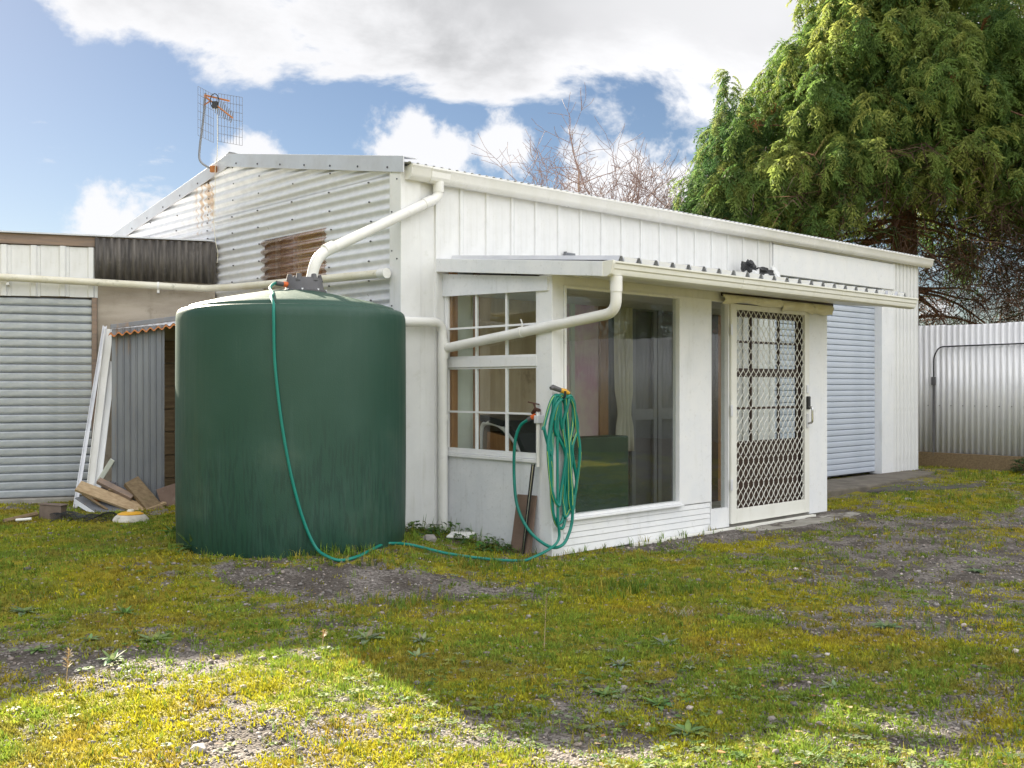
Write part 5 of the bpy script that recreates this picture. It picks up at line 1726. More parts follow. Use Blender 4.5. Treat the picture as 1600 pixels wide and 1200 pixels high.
def conifer(label, base, H, prof, trunk_r, n_limbs, n_spray, seed, dead_zone=None, n_dead=0, tone=(1, 1, 1), lean=0.0, zmin=1.5, scale=(0.55, 0.85)):
    """prof: list of (height, radius) giving the crown's outline"""
    r = np.random.default_rng(seed)
    root = thing('conifer_tree', label, 'tree', (base[0], base[1], 0), group='conifers beyond the fence')
    zs, rs = [p[0] for p in prof], [p[1] for p in prof]
    pts = [(lean * t * t, 0.05 * math.sin(t * 5 + seed), H * t) for t in np.linspace(0, 0.86, 12)]
    MB().tube(pts, [trunk_r * (1 - 0.93 * t ** 0.9) + 0.01 for t in np.linspace(0, 0.86, 12)], 12).build('trunk', BARK, root, smooth=True)
    pos, az_l, til, tint_i = [], [], [], []
    limb_mb = MB()
    area = np.array([max(0.28 * max(rs), np.interp(z, zs, rs)) for z in np.linspace(zmin, H, 80)])
    cdf = np.cumsum(area) / area.sum()
    per = n_spray / n_limbs
    for i in range(n_limbs):
        z0 = float(np.interp(r.random(), cdf, np.linspace(zmin, H, 80)))
        Lr = float(np.interp(z0, zs, rs))
        Lr = max(Lr, 0.10)
        az = r.uniform(0, 2 * math.pi) if r.random() < 0.45 else r.normal(-2.1, 0.9)   # fuller towards the open yard
        # lobed outline: some sides of the crown reach farther
        Lr *= 0.70 + 0.10 * math.sin(az * 3 + z0 * 1.3 + seed) + 0.20 * r.random()
        zs0 = z0 - 0.10 * Lr
        rise, drop = r.uniform(0.15, 0.45) * Lr, r.uniform(0.25, 0.55) * Lr
        tx = lean * (z0 / H) ** 2

        def at(t):
            return np.array([tx + math.cos(az) * Lr * t, math.sin(az) * Lr * t, zs0 + rise * t - drop * t * t])
        if Lr > 0.4:
            tt = np.linspace(0, 0.92, 6)
            limb_mb.tube([tuple(at(t)) for t in tt], [max(0.006, 0.05 * (Lr / 4) * (1 - 0.85 * t)) for t in tt], 5, caps=False)
        npl = max(1, int(round(per / 12 * (0.45 + 0.6 * Lr / max(rs)) * r.uniform(0.8, 1.2))))
        for k in range(npl):
            t = 1 - 0.62 * r.random() ** 1.5
            lat = r.normal() * (0.10 + 0.26 * Lr * (1.05 - t))
            p = at(t) + np.array([-math.sin(az) * lat, math.cos(az) * lat, r.normal() * 0.08 - 0.10 * abs(lat)])
            pa = az + math.atan2(lat, max(0.3, Lr * t)) * 0.9 + r.normal() * 0.5
            cl = r.uniform(0.62, 1.38)
            ps = r.uniform(0.75, 1.2)
            # one plume: a rounded head of short sprays, hanging lower on its outer side
            kk = min(1.0, 0.25 + Lr)
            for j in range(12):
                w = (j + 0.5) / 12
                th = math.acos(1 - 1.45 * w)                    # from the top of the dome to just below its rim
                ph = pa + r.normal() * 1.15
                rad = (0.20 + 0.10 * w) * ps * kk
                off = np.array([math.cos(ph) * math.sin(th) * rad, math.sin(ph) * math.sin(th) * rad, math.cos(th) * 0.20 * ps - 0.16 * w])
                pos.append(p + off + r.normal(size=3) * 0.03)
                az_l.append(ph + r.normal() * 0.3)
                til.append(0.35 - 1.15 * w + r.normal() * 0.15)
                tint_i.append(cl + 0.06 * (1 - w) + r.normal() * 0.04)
    limb_mb.build('limbs', BARK, root, smooth=True)['kind'] = 'stuff'
    pos = np.array(pos)
    n = len(pos)
    rot = frame_along(np.array(az_l), np.array(til), r.normal(size=n) * 0.3)
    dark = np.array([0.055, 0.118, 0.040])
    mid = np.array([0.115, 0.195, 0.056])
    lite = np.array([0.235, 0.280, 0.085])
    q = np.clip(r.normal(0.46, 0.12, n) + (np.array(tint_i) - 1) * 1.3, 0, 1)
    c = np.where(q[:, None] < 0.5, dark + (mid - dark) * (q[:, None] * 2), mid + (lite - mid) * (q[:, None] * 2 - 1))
    brown = r.random(n) < 0.004
    c[brown] = (0.17, 0.085, 0.035)
    c = c * np.array(tone)
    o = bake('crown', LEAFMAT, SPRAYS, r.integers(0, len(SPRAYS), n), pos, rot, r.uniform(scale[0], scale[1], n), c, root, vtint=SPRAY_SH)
    o['kind'] = 'stuff'
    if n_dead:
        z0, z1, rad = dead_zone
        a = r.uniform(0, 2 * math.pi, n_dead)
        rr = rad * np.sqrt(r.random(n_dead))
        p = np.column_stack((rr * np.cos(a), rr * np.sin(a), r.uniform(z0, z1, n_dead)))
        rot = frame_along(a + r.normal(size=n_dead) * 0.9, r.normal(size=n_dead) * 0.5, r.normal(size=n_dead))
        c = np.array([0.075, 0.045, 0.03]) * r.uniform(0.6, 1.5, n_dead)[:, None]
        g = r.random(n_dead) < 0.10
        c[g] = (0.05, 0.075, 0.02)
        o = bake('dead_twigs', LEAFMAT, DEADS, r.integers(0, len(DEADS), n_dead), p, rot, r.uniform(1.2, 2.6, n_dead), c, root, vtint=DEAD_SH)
        o['kind'] = 'stuff'
        mb = MB()
        for i in range(46):
            a0 = r.uniform(0, 2 * math.pi)
            zz = r.uniform(z0, z1)
            L = rad * r.uniform(0.5, 1.05)
            up = r.uniform(-0.25, 0.25)
            pts = [(math.cos(a0 + 0.12 * math.sin(3 * t + i)) * L * t, math.sin(a0 + 0.12 * math.sin(3 * t + i)) * L * t, zz + up * L * t - 0.3 * L * t * t + 0.05 * math.sin(7 * t + i)) for t in np.linspace(0, 1, 8)]
            mb.tube(pts, [0.035 * (1 - 0.85 * t) for t in np.linspace(0, 1, 8)], 5, caps=False)
        mb.build('dead_branches', BARK, root, smooth=True)['kind'] = 'stuff'
    return root


conifer('huge dense conifer with drooping foliage and thick red brown trunk', (7.25, 19.0), 12.0,
        [(4.4, 2.8), (5.0, 3.6), (5.6, 3.9), (6.5, 3.5), (7.7, 2.9), (8.6, 2.3), (10.2, 1.3), (12.0, 0.1)], 0.34, 300, 17500, 3, tone=(1.22, 1.12, 0.90),
        dead_zone=(2.0, 5.2, 3.3), n_dead=1000, zmin=5.0)
conifer('slim pointed conifer in front of the huge one, its narrow tip against cloud', (4.15, 18.9), 7.05,
        [(2.5, 1.2), (4.0, 1.35), (5.0, 1.05), (5.8, 0.62), (6.5, 0.30), (7.05, 0.03)], 0.12, 150, 3400, 8, zmin=2.6, scale=(0.42, 0.68))
conifer('yellowish conifer cut by the edge of the picture above the fence', (10.6, 17.2), 11.0,
        [(3.8, 1.6), (4.8, 2.5), (6.5, 2.6), (8.0, 1.9), (11.0, 0.1)], 0.22, 120, 3400, 14, dead_zone=(1.9, 4.8, 2.6), n_dead=700, tone=(1.35, 1.15, 0.8), zmin=4.6)
conifer('dark conifer by the fence that only the picture window mirrors', (16.6, 10.6), 9.0,
        [(2.6, 1.5), (4.0, 2.8), (6.0, 2.4), (9.0, 0.1)], 0.22, 60, 800, 20, dead_zone=(1.5, 4.2, 2.4), n_dead=300, zmin=3.0, scale=(0.9, 1.4))


# ------------------------------------------------------------------ bare trees behind the shed
def bare_tree(label, base, seed, spread, first=2.2):
    r = random.Random(seed)
    root = thing('bare_tree', label, 'tree', (base[0], base[1], 0), group='leafless trees behind the shed')
    big, fine = MB(), MB()

    def grow(p, d, ln, rad, lvl):
        pts = [p]
        q = p.copy()
        dd = d.copy()
        n = 5 if lvl < 3 else 4
        for i in range(n):
            dd = (dd + Vector((r.gauss(0, .13), r.gauss(0, .13), r.gauss(0.05, .10)))).normalized()
            q = q + dd * (ln / n)
            pts.append(q.copy())
        rs = [max(0.0042, rad * (1 - 0.45 * i / n)) for i in range(n + 1)]
        (big if lvl < 3 else fine).tube(pts, rs, 6 if lvl < 3 else 3, caps=False)
        if lvl >= 5:
            return
        kids = (6, 5, 5, 4, 4)[lvl]
        for k in range(kids):
            t = 1.0 if k == 0 else r.uniform(0.35, 0.98)
            i = min(n - 1, int(t * n))
            b = pts[i].lerp(pts[i + 1], t * n - i)
            ax = Vector((r.gauss(0, 1), r.gauss(0, 1), r.gauss(0, .35))).normalized()
            dev = (r.uniform(0.45, 1.05) if k else r.uniform(0.1, 0.4)) * (1.15 if lvl < 2 else 1.0)
            nd2 = (dd * math.cos(dev) + ax * math.sin(dev) * spread + Vector((0, 0, 0.04 if lvl < 2 else -0.02))).normalized()
            grow(b, nd2, ln * r.uniform(0.60, 0.88) * (0.9 if lvl else 0.72), rs[i] * (0.62 if k else 0.8), lvl + 1)
    grow(Vector((0, 0, 0)), Vector((r.gauss(0, .05), 0, 1)).normalized(), first, 0.11, 0)
    big.build('trunk_and_limbs', BARKG, root, smooth=True)
    fine.build('twigs', M('purple_brown_twig', (0.26, 0.185, 0.17), (0.19, 0.13, 0.125), rough=0.8), root)['kind'] = 'stuff'
    return root


bare_tree('leafless tree over the shed roof, farthest from the conifers', (1.15, 20.0), 4, 1.5, 2.85)
bare_tree('leafless tree over the shed roof, the middle one of three', (2.2, 20.8), 11, 1.5, 3.05)
bare_tree('leafless tree over the shed roof, beside the slim conifer', (3.2, 19.8), 23, 1.5, 2.95)


# ------------------------------------------------------------------ ground cover
def sample_ground(n, y0, y1, half=0.72, power=1.0):
    y = y0 * (y1 / y0) ** rng.random(n)
    x = (rng.random(n) * 2 - 1) * half * y
    ok = ~blocked(x, y)
    return x[ok], y[ok]


def ico():
    t = (1 + 5 ** 0.5) / 2
    v = np.array([(-1, t, 0), (1, t, 0), (-1, -t, 0), (1, -t, 0), (0, -1, t), (0, 1, t), (0, -1, -t), (0, 1, -t), (t, 0, -1), (t, 0, 1), (-t, 0, -1), (-t, 0, 1)], dtype=float)
    v /= np.linalg.norm(v[0])
    f = np.array([(0, 11, 5), (0, 5, 1), (0, 1, 7), (0, 7, 10), (0, 10, 11), (1, 5, 9), (5, 11, 4), (11, 10, 2), (10, 7, 6), (7, 1, 8), (3, 9, 4), (3, 4, 2), (3, 2, 6), (3, 6, 8), (3, 8, 9), (4, 9, 5), (2, 4, 11), (6, 2, 10), (8, 6, 7), (9, 8, 1)])
    return v, f


def make_cover():
    # loose stones
    iv, iff = ico()
    stones = []
    for k in range(7):
        s = iv * rng.uniform(0.72, 1.2, (12, 1)) * np.array([1.0, rng.uniform(0.65, 0.95), rng.uniform(0.45, 0.7)])
        stones.append((s, iff))
    x, y = sample_ground(48000, 3.15, 15.5)
    m = moss_mask(x, y)
    keep = rng.random(len(x)) < np.clip(1.10 - 1.05 * m, 0.22, 1.0)
    x, y = x[keep][:24000], y[keep][:24000]
    n = len(x)
    size = 0.0045 + 0.0065 * rng.random(n) ** 2 + np.where(rng.random(n) < 0.022, rng.uniform(0.005, 0.013, n), 0)
    size *= 0.8 + 0.06 * y
    g = rng.uniform(0.10, 0.34, n) ** 1.0
    g = np.where(rng.random(n) < 0.06, rng.uniform(0.38, 0.55, n), g)
    warm = rng.uniform(0.88, 1.0, (n, 1))
    c = np.column_stack((g, g * 0.94, g * 0.88)) * np.column_stack((np.ones(n), warm[:, 0], warm[:, 0] ** 1.6))
    p = np.column_stack((x, y, ground_z(x, y) + 0.012 * moss_mask(x, y) + size * 0.25))
    a = rng.uniform(0, 2 * math.pi, n)
    o = bake('gravel', PEBBLEMAT, stones, rng.integers(0, 7, n), p, rotz(a), size, c)
    tag(o, 'loose grey and brown gravel lying between the moss', 'gravel', kind='stuff')

    # moss cushions: short upright leaflets
    tufts = []
    for k in range(6):
        V, F = [], []
        for i in range(13):
            a, rr = rng.uniform(0, 6.283), 0.030 * math.sqrt(rng.random())
            b = np.array([rr * math.cos(a), rr * math.sin(a), -0.004])
            d = np.array([math.cos(a) * 0.5, math.sin(a) * 0.5, 1.0]) + rng.normal(size=3) * 0.35
            d /= np.linalg.norm(d)
            s = np.array([-math.sin(a), math.cos(a), 0.0]) * rng.uniform(0.0028, 0.0055)
            h = rng.uniform(0.010, 0.024)
            q = len(V)
            V += [b - s, b + s, b + d * h]
            F.append((q, q + 1, q + 2))
        tufts.append((np.array(V), np.array(F)))
    x, y = sample_ground(76000, 3.15, 15.5)
    m = moss_mask(x, y)
    keep = rng.random(len(x)) < np.clip(m * 1.25 - 0.12, 0.03, 1)
    x, y = x[keep][:44000], y[keep][:44000]
    n = len(x)
    yel, grn, brn = np.array([0.415, 0.375, 0.022]), np.array([0.190, 0.275, 0.036]), np.array([0.340, 0.215, 0.044])
    k1 = np.clip((fbm(x * 1.6 + 3, y * 1.6, 51, 4) - 0.5) * 3.2 + 0.5 + rng.normal(0, 0.22, n) + 0.25 * np.exp(-(((x + 3.4) / 1.8) ** 2 + ((y - 7.6) / 1.4) ** 2)), 0, 1)[:, None]
    c = yel * (1 - k1) + grn * k1
    k2 = np.clip((fbm(x * 3.1, y * 3.1 + 9, 61, 3) - 0.56) * 5 + rng.normal(0, 0.15, n), 0, 0.5)[:, None]
    c = c * (1 - k2) + brn * k2
    c = c * rng.uniform(0.6, 1.3, (n, 1))
    p = np.column_stack((x, y, ground_z(x, y) + 0.010 * moss_mask(x, y)))
    o = bake('moss', MOSSMAT, tufts, rng.integers(0, 6, n), p, rotz(rng.uniform(0, 6.283, n)), rng.uniform(0.7, 1.5, n) * (0.75 + 0.06 * y), c)
    tag(o, 'yellow green moss and tiny weeds carpeting the gravel', 'moss', kind='stuff')

    # grass: thin bent blades in small tufts
    gt = []
    for k in range(6):
        V, F = [], []
        for i in range(7):
            a = rng.uniform(0, 6.283)
            b = np.array([rng.normal() * 0.010, rng.normal() * 0.010, -0.004])
            out = np.array([math.cos(a), math.sin(a), 0])
            s = np.array([-math.sin(a), math.cos(a), 0]) * 0.0017
            h, bend = rng.uniform(0.03, 0.07), rng.uniform(0.2, 1.0)
            m1 = b + np.array([0, 0, h * 0.6]) + out * bend * h * 0.25
            tip = b + np.array([0, 0, h * (1.0 - 0.25 * bend)]) + out * bend * h * 0.75
            q = len(V)
            V += [b - s, b + s, m1 - s * 0.8, m1 + s * 0.8, tip]
            F += [(q, q + 1, q + 3), (q, q + 3, q + 2), (q + 2, q + 3, q + 4)]
        gt.append((np.array(V), np.array(F)))
    x, y = sample_ground(40000, 3.15, 15.5)
    m = moss_mask(x, y)
    dens = 0.10 + 0.55 * sst(fbm(x * 1.3 + 40, y * 1.3, 71, 4), 0.52, 0.70)

    def blob(cx, cy, rx, ry, amt):
        return amt * np.exp(-(((x - cx) / rx) ** 2 + ((y - cy) / ry) ** 2))
    u, v = to_uv(x, y)
    lush = blob(0.75, 6.45, 0.55, 0.30, 1.0) + blob(-0.65, 6.05, 0.35, 0.15, 0.7) + blob(-0.2, 7.2, 0.6, 0.25, 0.8) + blob(4.9, 11.4, 0.9, 0.5, 0.7) + blob(6.1, 13.4, 0.7, 0.7, 0.8) + blob(3.6, 5.6, 0.4, 0.2, 0.6) + blob(-1.05, 6.95, 0.25, 0.2, 0.9)
    lush = lush + 0.8 * np.exp(-((np.hypot(x - TANK[0], y - TANK[1]) - TANK_R - 0.06) / 0.07) ** 2) * (fbm(x * 3, y * 3, 77, 2) > 0.45)
    lush = lush + 0.6 * np.exp(-((v + 1.37) / 0.07) ** 2) * (u > 0.4) * (u < 2.4) + 0.7 * np.exp(-((u - 0.33) / 0.10) ** 2) * (v > -1.35) * (v < 0)
    keep = rng.random(len(x)) < np.clip(dens * (0.3 + m) + lush, 0, 1)
    x, y, lush = x[keep][:15000], y[keep][:15000], lush[keep][:15000]
    n = len(x)
    c = np.where((rng.random(n) < 0.25)[:, None], np.array([0.32, 0.28, 0.05]), np.array([0.150, 0.230, 0.030])) * rng.uniform(0.75, 1.3, (n, 1))
    sc = rng.uniform(0.5, 1.05, n) * (1 + 0.9 * np.clip(lush, 0, 1)) * (0.8 + 0.03 * y)
    p = np.column_stack((x, y, ground_z(x, y) + 0.006))
    o = bake('grass', MOSSMAT, gt, rng.integers(0, 6, n), p, rotz(rng.uniform(0, 6.283, n)), sc, c)
    tag(o, 'sparse short green grass tufts growing through the moss', 'grass', kind='stuff')

    # seedling weeds: flat little stars of leaves, far too many to count
    wd = []
    for k in range(5):
        V, F = [], []
        nl = 5 + k % 3
        for i in range(nl):
            a = 6.283 * i / nl + rng.uniform(-.2, .2)
            d, s = np.array([math.cos(a), math.sin(a), 0]), np.array([-math.sin(a), math.cos(a), 0])
            ln = rng.uniform(0.75, 1.1)
            q = len(V)
            V += [d * 0.05, d * ln * 0.5 + s * 0.20 + np.array([0, 0, 0.30]), d * ln * 0.5 - s * 0.20 + np.array([0, 0, 0.30]), d * ln * 0.85 + s * 0.12 + np.array([0, 0, 0.26]), d * ln * 0.85 - s * 0.12 + np.array([0, 0, 0.26]), d * ln + np.array([0, 0, 0.18])]
            F += [(q, q + 2, q + 1), (q + 1, q + 2, q + 4), (q + 1, q + 4, q + 3), (q + 3, q + 4, q + 5)]
        wd.append((np.array(V), np.array(F)))
    x, y = sample_ground(9000, 3.2, 13.0)
    keep = rng.random(len(x)) < sst(fbm(x * 0.9 + 13, y * 0.9, 91, 3), 0.42, 0.68) + 0.06
    x, y = x[keep], y[keep]
    n = len(x)
    c = np.array([(0.16, 0.23, 0.05), (0.10, 0.18, 0.04), (0.20, 0.24, 0.13), (0.24, 0.27, 0.06)])[rng.integers(0, 4, n)] * rng.uniform(0.75, 1.25, (n, 1))
    p = np.column_stack((x, y, ground_z(x, y) + 0.016))
    o = bake('seedling_weeds', PLANTMAT, wd, rng.integers(0, 5, n), p, rotz(rng.uniform(0, 6.283, n)), 0.010 + 0.026 * rng.random(n) ** 2.2, c)
    tag(o, 'countless tiny leafy seedlings among the moss', 'seedlings', kind='stuff')

    # fallen leaves and bits of bark
    lv = np.array([(-1, 0, 0.1), (-0.3, -0.45, 0.0), (0.5, -0.35, 0.12), (1, 0, 0.02), (0.4, 0.4, 0.1), (-0.4, 0.42, 0.18)], dtype=float)
    lf = np.array([(0, 1, 5), (1, 4, 5), (1, 2, 4), (2, 3, 4)])
    x, y = sample_ground(520, 3.2, 12.0)
    n = len(x)
    c = np.array([(0.30, 0.16, 0.07), (0.36, 0.26, 0.15), (0.16, 0.08, 0.045)])[rng.integers(0, 3, n)]
    p = np.column_stack((x, y, ground_z(x, y) + 0.022))
    o = bake('fallen_leaves', PEBBLEMAT, [(lv, lf)], np.zeros(n, int), p, rotz(rng.uniform(0, 6.283, n)), rng.uniform(0.006, 0.018, n), c)
    tag(o, 'small dry brown leaves scattered over the yard', 'leaves', kind='stuff')


make_cover()


def leaf_strip(V, F, C, base, az, length, width, rise, droop, tint, seg=5, lobed=0.0):
    o = len(V)
    dx, dy = math.cos(az), math.sin(az)
    for i in range(seg + 1):
        t = i / seg
        w = width * math.sin(math.pi * min(1, 0.12 + t * 0.86)) ** 0.8 * (1 - 0.25 * t)
        if lobed:
            w *= 1 + lobed * (1 if i % 2 else -1)
        r = length * t
        z = rise * t - droop * t * t
        for s in (-1, 1):
            V.append((base[0] + dx * r - dy * w * s, base[1] + dy * r + dx * w * s, base[2] + z + 0.15 * w))
            C.append(tint)
        V.append((base[0] + dx * r, base[1] + dy * r, base[2] + z - 0.1 * w))
        C.append(tuple(q * 1.2 for q in tint))
    for i in range(seg):
        a = o + i * 3
        F.append((a, a + 2, a + 5, a + 3))
        F.append((a + 2, a + 1, a + 4, a + 5))


def plant_mesh(name, V, F, C, parent):
    me = bpy.data.meshes.new(name)
    me.from_pydata(V, [], F)
    a = me.attributes.new('tint', 'FLOAT_COLOR', 'POINT')
    a.data.foreach_set('color', [q for c in C for q in (*c, 1.0)])
    me.polygons.foreach_set('use_smooth', [True] * len(me.polygons))
    me.materials.append(PLANTMAT)
    o = bpy.data.objects.new(name, me)
    col.objects.link(o)
    o.parent = parent
    return o


def rosette(label, x, y, size, n, seed, tint=(0.10, 0.155, 0.062), rise=0.5, group='rosette weeds in the yard', lobed=0.0, layers=2, width=0.19):
    r = random.Random(seed)
    root = thing('rosette_weed', label, 'weed', (x, y, gz(x, y) + 0.008), group=group)
    V, F, C = [], [], []
    for k in range(n):
        az = 2.399 * k + r.uniform(-.25, .25)
        lay = k / n
        ln = size * (1.0 - 0.45 * lay) * r.uniform(0.8, 1.1)
        t = tuple(q * r.uniform(1.1, 1.7) for q in tint)
        leaf_strip(V, F, C, (0, 0, 0), az, ln, ln * width, ln * (rise * (0.35 + 0.9 * lay)), ln * rise * (0.5 if lay < .6 else 0.15), t, 5, lobed)
    plant_mesh('leaves', V, F, C, root)
    return root


def leafy(label, x, y, s, seed, tint=(0.065, 0.125, 0.028)):
    r = random.Random(seed)
    root = thing('leafy_weed', label, 'weed', (x, y, gz(x, y)), group='weeds along the wall foot')
    V, F, C = [], [], []
    for k in range(90):
        a, rr = r.uniform(0, 6.28), s * 1.3 * math.sqrt(r.random())
        h = s * r.uniform(0.05, 0.75) * (1 - 0.5 * rr / (s * 1.3))
        ln = r.uniform(0.035, 0.07)
        leaf_strip(V, F, C, (rr * math.cos(a), rr * math.sin(a), h), a + r.gauss(0, 1.0), ln, ln * r.uniform(0.22, 0.36), ln * r.uniform(-0.1, 0.5), ln * 0.5, tuple(q * r.uniform(.7, 1.35) for q in tint), 3)
    for k in range(16):
        a, rr = r.uniform(0, 6.28), s * 1.1 * math.sqrt(r.random())
        leaf_strip(V, F, C, (rr * math.cos(a), rr * math.sin(a), 0), a, 0.05, 0.003, s * r.uniform(0.5, 1.1), 0.01, (0.11, 0.17, 0.03), 3)
    plant_mesh('leaves', V, F, C, root)
    return root


def stalk(label, x, y, h, seed, tint=(0.34, 0.25, 0.12)):
    r = random.Random(seed)
    root = thing('seed_stalk', label, 'seed stalk', (x, y, gz(x, y)), group='dry seed stalks')
    MB().tube([(0, 0, 0), (0.006, 0, h * 0.5), (0.012, 0.004, h)], [0.0022, 0.0018, 0.001], 5).build('stem', TIMBER_P, root)
    V, F, C = [], [], []
    for k in range(26):
        t = 0.5 + 0.5 * k / 26
        leaf_strip(V, F, C, (0.012 * t, 0.004 * t, h * t), r.uniform(0, 6.28), 0.026 * (1.3 - t * 0.6), 0.005, 0.016, 0.004, tint, 2)
    plant_mesh('seed_head', V, F, C, root)
    return root


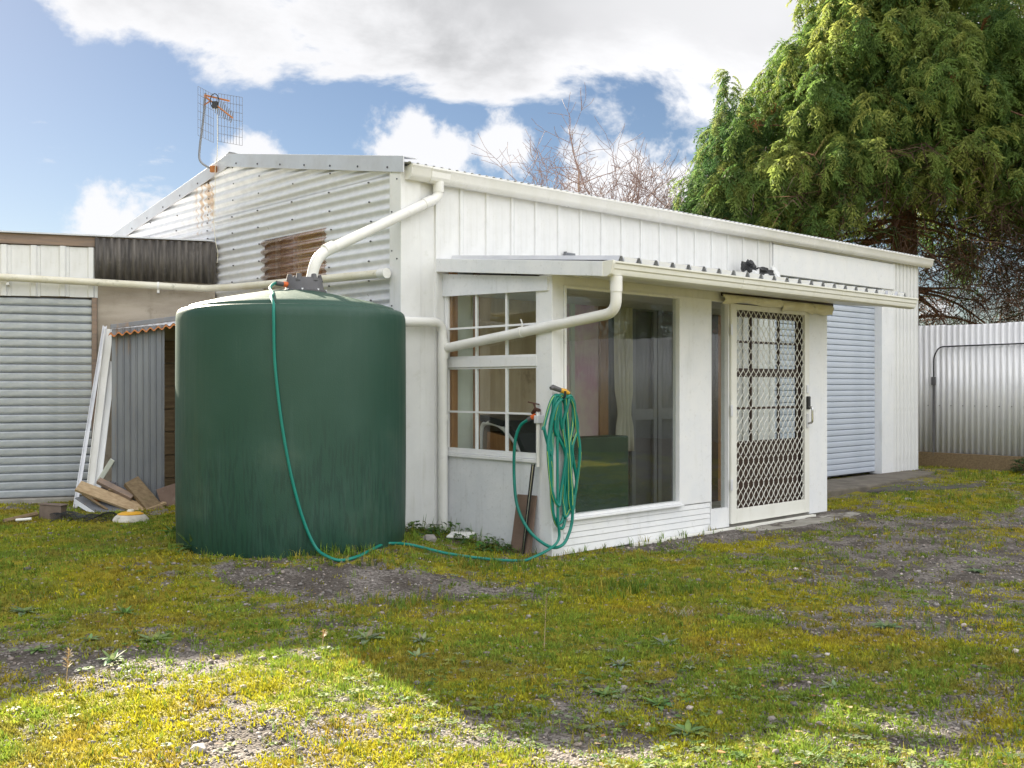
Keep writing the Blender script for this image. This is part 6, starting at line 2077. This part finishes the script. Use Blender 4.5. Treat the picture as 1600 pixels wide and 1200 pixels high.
def make_weeds():
    def at(px, py, z=0.0):
        k = (1.3 - z) * 1600 / (py - 602)
        return (px - 800) / 1600 * k, k
    GREY = (0.14, 0.175, 0.10)
    items = [
        (303, 874, 0.20, 26, 'large bushy weed with toothed leaves at the foot of the tank', dict(rise=1.2, lobed=0.25, tint=(0.085, 0.14, 0.04), width=0.10), 0.08),
        (575, 1003, 0.13, 12, 'grey green weed rosette at the tip of the sunlit patch', dict(tint=GREY), 0),
        (660, 1008, 0.09, 16, 'neat blue green rosette, upper of a pair in the shade', dict(tint=GREY, rise=0.8), 0),
        (652, 1030, 0.09, 14, 'blue green rosette, lower of a pair in the shade', dict(tint=GREY, rise=0.7), 0),
        (970, 1050, 0.09, 14, 'star shaped rosette weed alone in yellow green moss', dict(tint=GREY, rise=0.7), 0),
        (1075, 1145, 0.10, 14, 'wide flat rosette weed between stones near the lower edge', dict(tint=(0.10, 0.17, 0.06)), 0.03),
        (1030, 1102, 0.09, 12, 'small leafy rosette just above the flat one among stones', dict(tint=(0.09, 0.16, 0.05)), 0.02),
        (945, 1092, 0.09, 14, 'low crinkled weed below the star shaped rosette', dict(tint=(0.09, 0.15, 0.05), lobed=0.2), 0),
        (1040, 1015, 0.11, 12, 'pale leaved weed beside a dry grass clump', dict(tint=(0.11, 0.16, 0.08)), 0),
        (175, 1055, 0.09, 12, 'rosette weed with upright leaves in grey gravel', dict(tint=(0.11, 0.16, 0.07), rise=0.9), -0.05),
        (140, 1020, 0.09, 9, 'thin star shaped weed above the one in grey gravel', dict(tint=(0.11, 0.16, 0.07)), -0.05),
        (55, 1038, 0.08, 12, 'flat light green weed in gravel nearest the picture edge', dict(tint=(0.11, 0.18, 0.06)), -0.05),
        (240, 1015, 0.14, 22, 'broad mat of pale green weed leaves on dark gravel', dict(tint=(0.13, 0.17, 0.06), rise=0.3), -0.04),
        (195, 962, 0.10, 12, 'bright weed rosette in the mossy grass below the scrap heap', dict(tint=(0.09, 0.16, 0.04), rise=0.8), 0),
        (38, 960, 0.12, 14, 'spreading weed in the green moss before the garage', dict(tint=(0.11, 0.16, 0.07), rise=0.4), 0),
        (1385, 985, 0.10, 16, 'leafy weed rosette in the shaded gravel far from the shed', dict(tint=(0.11, 0.16, 0.07)), 0.03),
        (1525, 887, 0.10, 12, 'flat weed with spread leaves in bare gravel', dict(tint=(0.10, 0.16, 0.07), rise=0.3), 0.03),
        (1305, 1072, 0.08, 12, 'little grey weed between the gravel stones', dict(tint=GREY), 0.05),
        (270, 838, 0.15, 14, 'fleshy weed growing against the tank on the garage side', dict(tint=(0.08, 0.14, 0.03), rise=0.9, width=0.2), 0.1),
    ]
    for i, (px, py, s, n, lb, kw, z) in enumerate(items):
        x, y = at(px, py, z)
        rosette(lb, x, y, s, n, 100 + i, **kw)
    # broad leaved weeds crowding the wall foot by the overflow pipe
    for i, (u, v, s, lb) in enumerate(((0.30, -0.22, 0.17, 'broad leaved weed clump round the foot of the overflow pipe'), (0.26, -0.62, 0.16, 'leafy weed clump against the side panel below the window'),
                                       (0.27, -0.85, 0.12, 'low leafy weeds beside the leaning brown board'), (0.02, -0.20, 0.14, 'weeds between the tank and the shed wall'))):
        p = from_uv(u, v)
        leafy(lb, p.x, p.y, s, 300 + i)
    for i, (px, py, h, lb) in enumerate(((503, 1020, 0.085, 'short dry seed stalk at the peak of the sunlit patch'), (103, 1085, 0.16, 'tall dry seed stalk in grey gravel'), (850, 1030, 0.28, 'tall faint seed stalk standing in the shaded moss'), (78, 716, 0.01, ''))):
        if not lb:
            continue
        x, y = at(px, py, -0.03)
        stalk(lb, x, y, h, 50 + i, (0.34, 0.25, 0.12) if i < 2 else (0.20, 0.19, 0.06))
    # clumps
    for i, (px, py, s, lb, tint) in enumerate(((1060, 965, 0.13, 'pale dry grass clump in the middle of the moss', (0.30, 0.28, 0.19)), (1085, 1045, 0.09, 'grey dead grass tuft beside bare gravel', (0.26, 0.23, 0.17)), (1165, 945, 0.09, 'pale straw coloured tuft toward the screen door', (0.30, 0.27, 0.17)),
                                               (1300, 1185, 0.15, 'bright green grass clump at the lower edge of the yard', (0.10, 0.18, 0.03)), (985, 925, 0.17, 'lush green grass clump in front of the picture window', (0.085, 0.17, 0.022)),
                                               (1420, 775, 0.22, 'green grass clump by the dark paving', (0.10, 0.18, 0.03)), (1580, 962, 0.12, 'small bright grass tuft in gravel at the picture edge', (0.08, 0.17, 0.02)))):
        r = random.Random(400 + i)
        x, y = at(px, py, 0.05 if px > 1150 else 0.0)
        root = thing('grass_clump', lb, 'grass clump', (x, y, gz(x, y)), group='grass clumps')
        V, F, C = [], [], []
        for k in range(60):
            a = r.uniform(0, 6.28)
            rr = s * 0.5 * math.sqrt(r.random())
            b = (rr * math.cos(a) * 1.5, rr * math.sin(a), 0)
            ln = s * r.uniform(0.35, 0.9)
            leaf_strip(V, F, C, b, r.uniform(0, 6.28), ln * 0.7, 0.0022, ln * 0.9, ln * 0.45, tuple(q * r.uniform(.75, 1.25) for q in tint), 3)
        plant_mesh('blades', V, F, C, root)
    # leafy shrub at the fence
    r = random.Random(77)
    sx, sy = from_uv(9.55, -1.35).xy
    root = thing('small_shrub', 'small dark green leafy shrub at the foot of the fence', 'shrub', (sx, sy, gz(sx, sy)))
    V, F, C = [], [], []
    for k in range(260):
        th, ph = r.uniform(0, 6.28), math.acos(r.uniform(0, 1))
        rad = 0.24 * r.uniform(0.5, 1.0) ** 0.5
        b = (rad * math.sin(ph) * math.cos(th) * 1.1, rad * math.sin(ph) * math.sin(th) * 1.1, 0.03 + rad * math.cos(ph))
        leaf_strip(V, F, C, b, r.uniform(0, 6.28), 0.07, 0.018, 0.02, 0.03, tuple(q * r.uniform(.7, 1.3) for q in (0.035, 0.085, 0.022)), 3)
    plant_mesh('leaves', V, F, C, root)
    MB().tube([(0, 0, -0.02), (0.01, 0, 0.16)], 0.012, 6).build('stem', BARK, root)
    # bigger single stones
    iv, iff = ico()
    for i, (px, py, s, lb) in enumerate(((312, 1172, 0.036, 'pale pointed stone in the sunlit gravel'), (672, 850, 0.075, 'flat grey stone half buried beside the overflow pipe'), (1435, 892, 0.022, 'light stone lying alone in shaded gravel'),
                                         (818, 1022, 0.016, 'small white pebble beside the tall seed stalk'), (1172, 1088, 0.022, 'rounded grey stone among shaded moss'), (975, 1078, 0.022, 'dark stone near the star shaped rosette'), (1420, 775, 0.05, 'long flat stone at the edge of the dark paving'))):
        x, y = at(px, py, 0.08 if py < 860 else 0.0)
        rs = np.random.default_rng(600 + i)
        v = iv * rs.uniform(0.75, 1.15, (12, 1)) * s * np.array([1.25, 0.9, 0.6])
        o = MB().add([tuple(q) for q in v], [tuple(q) for q in iff]).build('stone', STONE, None, bevel=s * 0.12)
        o.location, o.rotation_euler = (x, y, gz(x, y) + s * 0.2), (0, 0, rs.uniform(0, 6))
        tag(o, lb, 'stone', 'larger stones in the yard')


make_weeds()
